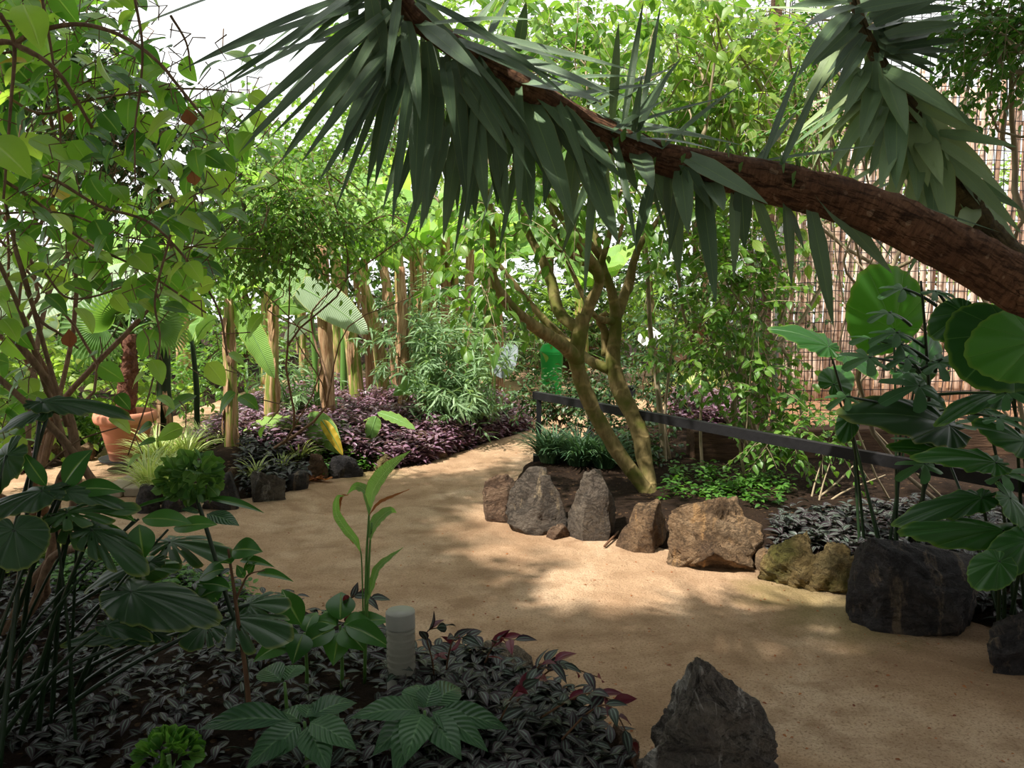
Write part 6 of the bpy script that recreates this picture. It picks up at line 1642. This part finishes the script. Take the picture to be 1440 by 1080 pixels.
# denser shrubs in the second row at the left
bush('small_leaved_tree', 'small-leaved tree between the climbing shrub and the banana grove, upper left of centre', 'tree',
     [ell(400, 270, 5.6, 95, 65, .5, 2), ell(420, 345, 5.8, 70, 32, .4, .9), ell(330, 340, 5.8, 60, 50, .4, 1), ell(550, 320, 6.3, 60, 30, .4, .6), ell(500, 230, 6.3, 70, 50, .4, .5)], 560, 'ovate', .062, 'mid', 'vinebark', tl=.34, nl=10, droop=.35, seed=11, base=(P(352, 600, 6.9)[0], 6.9, .12), stems=2, stem_r=.014, limbs=8)
bush('dark_leaved_tree', 'dark small-leaved tree hanging behind the climbing shrub at the upper left', 'tree',
     [ell(190, 200, 5.0, 70, 70, .4, 2), ell(60, 110, 5.2, 90, 80, .5, 1.4), ell(30, 20, 5.2, 80, 40, .5, .8)], 330, 'ovate', .07, 'dark', 'vinebark', tl=.34, nl=9, droop=.5, seed=12, base=(-3.3, 5.6, .02), stems=6, stem_r=.025, limbs=14)
bush('leafy_shrub', 'light green heart-leaved shrub behind the terracotta pot', 'shrub', [ell(80, 540, 7.6, 100, 50, .5, 2), ell(40, 480, 8.0, 80, 50, .5, 1), ell(200, 560, 8.6, 60, 40, .4, 1)], 180, 'heart', .11, 'bright', 'green_stem', tl=.35, nl=6, droop=.2, seed=13, base=at(60, 7.9, .08), stems=7)
bush('leafy_shrub', 'mid green shrub behind the strap-leaved plants at the left', 'shrub', [ell(130, 590, 7.8, 60, 26, .3, 2), ell(20, 590, 7.4, 80, 34, .4, 2)], 120, 'ovate', .075, 'mid', 'green_stem', tl=.25, nl=8, droop=.1, seed=14, base=at(90, 7.8, .08), stems=6)
bush('leafy_shrub', 'yellow-green shrub at the left edge under the climbing canes', 'shrub', [ell(10, 510, 6.2, 50, 60, .4, 2), ell(30, 600, 6.2, 50, 30, .3, 1)], 120, 'ovate', .085, 'bright', 'green_stem', tl=.3, nl=8, droop=.2, seed=15, base=at(10, 6.4, .08), stems=6)
bush('leafy_shrub', 'dark green shrub behind the dark green banana stem', 'shrub', [ell(260, 530, 9.6, 70, 40, .5, 2), ell(330, 480, 10.5, 60, 50, .5, 2)], 170, 'ovate', .09, 'mid', 'green_stem', tl=.35, nl=8, droop=.2, seed=16, base=at(260, 9.8, .08), stems=6)

# ================================================================== background trees and planting, each at its own depth
BG = [
 ('wide pale green tree filling the far left background', [(-60, 330, 14.5, 200, 170), (40, 150, 15, 200, 110)], 520, 'far', .17, 21),
 ('mid green tree far behind the terracotta pot', [(180, 430, 13.5, 130, 80), (90, 430, 13, 90, 60)], 380, 'fardark', .14, 22),
 ('bright green tree behind the banana plant leaves, left of the yucca leaf tips', [(330, 360, 14.5, 110, 110), (400, 230, 15, 100, 90)], 430, 'far', .15, 23),
 ('tall pale tree behind the middle of the yucca crown', [(560, 220, 15.5, 160, 140), (620, 90, 16, 150, 90)], 560, 'far', .15, 24),
 ('dark green tree deep behind the banana grove', [(590, 430, 15.5, 170, 60)], 320, 'fardark', .15, 25),
 ('light leafy tree behind the crown of the leaning tree', [(800, 180, 13.5, 140, 140), (760, 60, 14, 150, 90)], 560, 'far', .13, 26),
 ('dense green tree behind the leaning trunks', [(800, 430, 13.5, 130, 70), (900, 400, 14, 90, 80)], 420, 'fardark', .13, 27),
 ('airy pale tree behind the yellowish drooping one', [(980, 200, 13.5, 130, 150), (1040, 80, 14, 140, 90)], 460, 'far', .13, 28),
 ('feathery light shrub far behind the slim saplings', [(960, 440, 15.5, 100, 60), (1040, 470, 15, 80, 60)], 260, 'far', .13, 29),
 ('tree standing behind the bamboo screen at the right', [(1380, 330, 13.5, 160, 120), (1200, 300, 14, 100, 120)], 360, 'far', .14, 30),
 ('low dark hedge far behind the purple creeper', [(700, 500, 14.5, 170, 36)], 260, 'fardark', .11, 31),
 ('low green hedge in the far distance at left', [(380, 490, 16.5, 180, 30), (200, 500, 15.5, 150, 30)], 260, 'far', .12, 32),
 ('bushy tree behind the net corner', [(1080, 380, 11.2, 55, 90), (1060, 500, 11.2, 40, 60)], 280, 'fardark', .1, 33),
]
for l, es, n, m, sz, sd in BG:
    c = es[0]; b = P(c[0], 600, c[2] + .4); b[2] = .1
    big = 'tree' in l.split() or 'tree' in l
    bush('background_tree' if 'tree' in l else 'background_shrub', l, 'tree' if 'tree' in l else 'shrub', [ell(*e[:5], .9, e[3] * e[4]) for e in es], n, 'small', sz, m, 'bark', tl=.6, nl=11, droop=.4, seed=sd, base=b, stems=4, stem_r=.05, limbs=14, tr=.005)
# conspicuous low shrub
bush('leafy_shrub', 'lime green low shrub seen between the leaning trunks', 'shrub', [ell(900, 440, 11.5, 40, 35, .4, 1), ell(770, 430, 11.5, 50, 35, .4, 1)], 150, 'small', .09, 'bright', 'green_stem', tl=.35, nl=10, droop=.2, seed=40, base=at(880, 11.6, .02), stems=5)

# unseen trees added around the viewpoint only to shade the foreground and right bed
SHADE = [
    ('unseen broad-leaved tree added at the left to shade the foreground from above', (-4.6, 1.2, .03), [((-4.2, 1.2, 4.6), (2.2, 2.0, .7)), ((-1.7, .5, 5.0), (1.9, 1.25, .5)), ((-4.8, 3.4, 5.0), (1.6, 1.6, .5))], 1500, .30),
    ('unseen tree added behind the viewpoint, its crown placed to shade the path', (3.2, -2.4, .0), [((1.4, .4, 5.0), (2.0, 1.8, .6)), ((3.4, .6, 4.9), (1.8, 1.9, .7)), ((.8, -2.2, 4.6), (2.4, 1.6, .8))], 1300, .30),
    ('unseen tree added at the right, its crown placed overhead to shade the right bed', (5.6, 3.2, .0), [((4.6, 3.4, 5.0), (2.0, 1.5, .6)), ((2.4, 3.2, 5.2), (1.6, 1.3, .5)), ((.2, 2.1, 5.1), (.9, .4, .3))], 1000, .30),
    ('unseen tall hedge tree added behind the viewpoint to block skylight', (-.4, -4.3, .0), [((-2.4, -4.4, 2.4), (2.6, .8, 2.2)), ((2.2, -4.4, 2.4), (2.6, .8, 2.2))], 1100, .26),
    ('unseen hedge tree added left of the viewpoint to darken the foreground', (-5.6, -.6, .0), [((-5.4, -1.2, 2.3), (.8, 2.6, 2.1)), ((-5.4, 1.6, 2.3), (.7, 1.2, 2.0))], 900, .26),
    ('unseen hedge tree added right of the viewpoint to darken the foreground', (5.2, -1.4, .0), [((5.0, -1.4, 2.3), (.8, 2.8, 2.1))], 800, .26)]
for i, (l, b, es, n, sz) in enumerate(SHADE):
    bush('added_shade_tree', l, 'tree', [(np.array(c), np.array(r), 1.0) for c, r in es], n, 'small', sz, 'dark', 'bark', tl=.6, nl=10, droop=.3, seed=50 + i, base=b, stems=3, stem_r=.07, limbs=12)

# loose leaf litter and pebbles on the path
g = np.random.default_rng(8)
n = 420; pt = []
while len(pt) < n:
    x = g.uniform(150, 1440); y = g.uniform(600, 1080); q = G(x, y)
    if not (in_poly(np.array([q[0]]), np.array([q[1]]), bed_right.poly)[0] or in_poly(np.array([q[0]]), np.array([q[1]]), bed_isl.poly)[0] or in_poly(np.array([q[0]]), np.array([q[1]]), bed_front.poly)[0]): pt.append(q)
pt = np.array(pt)
mb = MB(); pt[:, 2] = .003; D = runit(n, g); D[:, 2] *= .1
inst(mb, TL['small'], D, np.array([0, 0, 1.0]) + g.normal(size=(n, 3)) * .2, pt, g.uniform(.008, .024, n), g.uniform(0, 1, n))
tag(mb.build('leaf_litter', M['dead']), 'tiny dry leaf scraps scattered over the sandy path', 'litter', kind='stuff')
mb = MB(); q = G(440, 676); D = runit(7, g); D[:, 2] = .1
inst(mb, TL['petal'], D, np.array([0, 0, 1.0]), q + g.normal(size=(7, 3)) * [.07, .04, 0] + [0, -.04, .01], .09, g.uniform(0, 1, 7)); tag(mb.build('dead_leaf_pile', M['dead']), 'little heap of orange-brown dead leaves at the foot of the bed stones', 'litter', kind='stuff')

# ================================================================== light, sky, camera
w = bpy.data.worlds.new('sky'); scene.world = w; w.use_nodes = True
nt_ = w.node_tree; nt_.nodes.clear()
bgn = nt_.nodes.new('ShaderNodeBackground'); ow = nt_.nodes.new('ShaderNodeOutputWorld')
tc = nt_.nodes.new('ShaderNodeTexCoord'); sx = nt_.nodes.new('ShaderNodeSeparateXYZ'); cr = nt_.nodes.new('ShaderNodeValToRGB')
nt_.links.new(tc.outputs['Generated'], sx.inputs[0]); nt_.links.new(sx.outputs[2], cr.inputs[0])
cr.color_ramp.elements[0].position = .0; cr.color_ramp.elements[0].color = (.90, .93, .92, 1)
cr.color_ramp.elements[1].position = .35; cr.color_ramp.elements[1].color = (.96, .98, .98, 1)
nt_.links.new(cr.outputs[0], bgn.inputs[0]); bgn.inputs[1].default_value = SKY
nt_.links.new(bgn.outputs[0], ow.inputs[0])
sd = bpy.data.lights.new('sun', 'SUN'); sd.energy = SUN; sd.angle = math.radians(1.6); sd.color = (1.0, .95, .86)
so = bpy.data.objects.new('sun', sd); C.objects.link(so)
from mathutils import Vector
dirn = Vector(SUNDIR).normalized()
so.rotation_euler = dirn.to_track_quat('Z', 'Y').to_euler()
so.location = (-6, 4, 12)

cam = bpy.data.cameras.new('camera'); co = bpy.data.objects.new('camera', cam); C.objects.link(co)
cam.sensor_fit = 'HORIZONTAL'; cam.sensor_width = 36; cam.lens = 36 * F_PX / 1440
co.location = tuple(CAM); co.rotation_euler = (PI / 2 - PITCH, 0, 0)
cam.clip_end = 200; cam.clip_start = .05
scene.camera = co
vs = scene.view_settings
vs.view_transform = 'Standard'; vs.look = 'None'; vs.gamma = 1; vs.use_curve_mapping = False; vs.exposure = EXPO

GROUPS = {'banana_plant': 'banana plants', 'striped_grass': 'tufts of striped grass', 'boulder': 'border boulders', 'stone': 'border stones', 'creeper_shoot': 'creeper shoots over the path edge',
          'mondo_grass': 'dark mondo grass tufts', 'strap_leaved_plant': 'strap-leaved plants left of the pot', 'added_shade_tree': 'unseen trees added for shade around the viewpoint', 'background_tree': 'trees in the background',
          'elephant_ear': 'elephant ear plants in the right bed', 'ribbed_leaf_plant': 'ribbed-leaved plants in the foreground', 'glossy_plant': 'glossy plants in the foreground', 'slim_sapling': 'slim saplings in the right bed',
          'kerb_block': 'kerb blocks under the pot', 'willow_shrub': 'narrow-leaved shrubs', 'dry_branch': 'dry branches on the soil', 'path_post': 'short black posts', 'yucca_tree': 'yuccas', 'leafy_shrub': 'leafy shrubs'}
for o in list(C.objects):
    if o.parent is None and 'label' in o.keys() and 'group' not in o.keys():
        k = o.name.split('.')[0]
        if k in GROUPS: o['group'] = GROUPS[k]
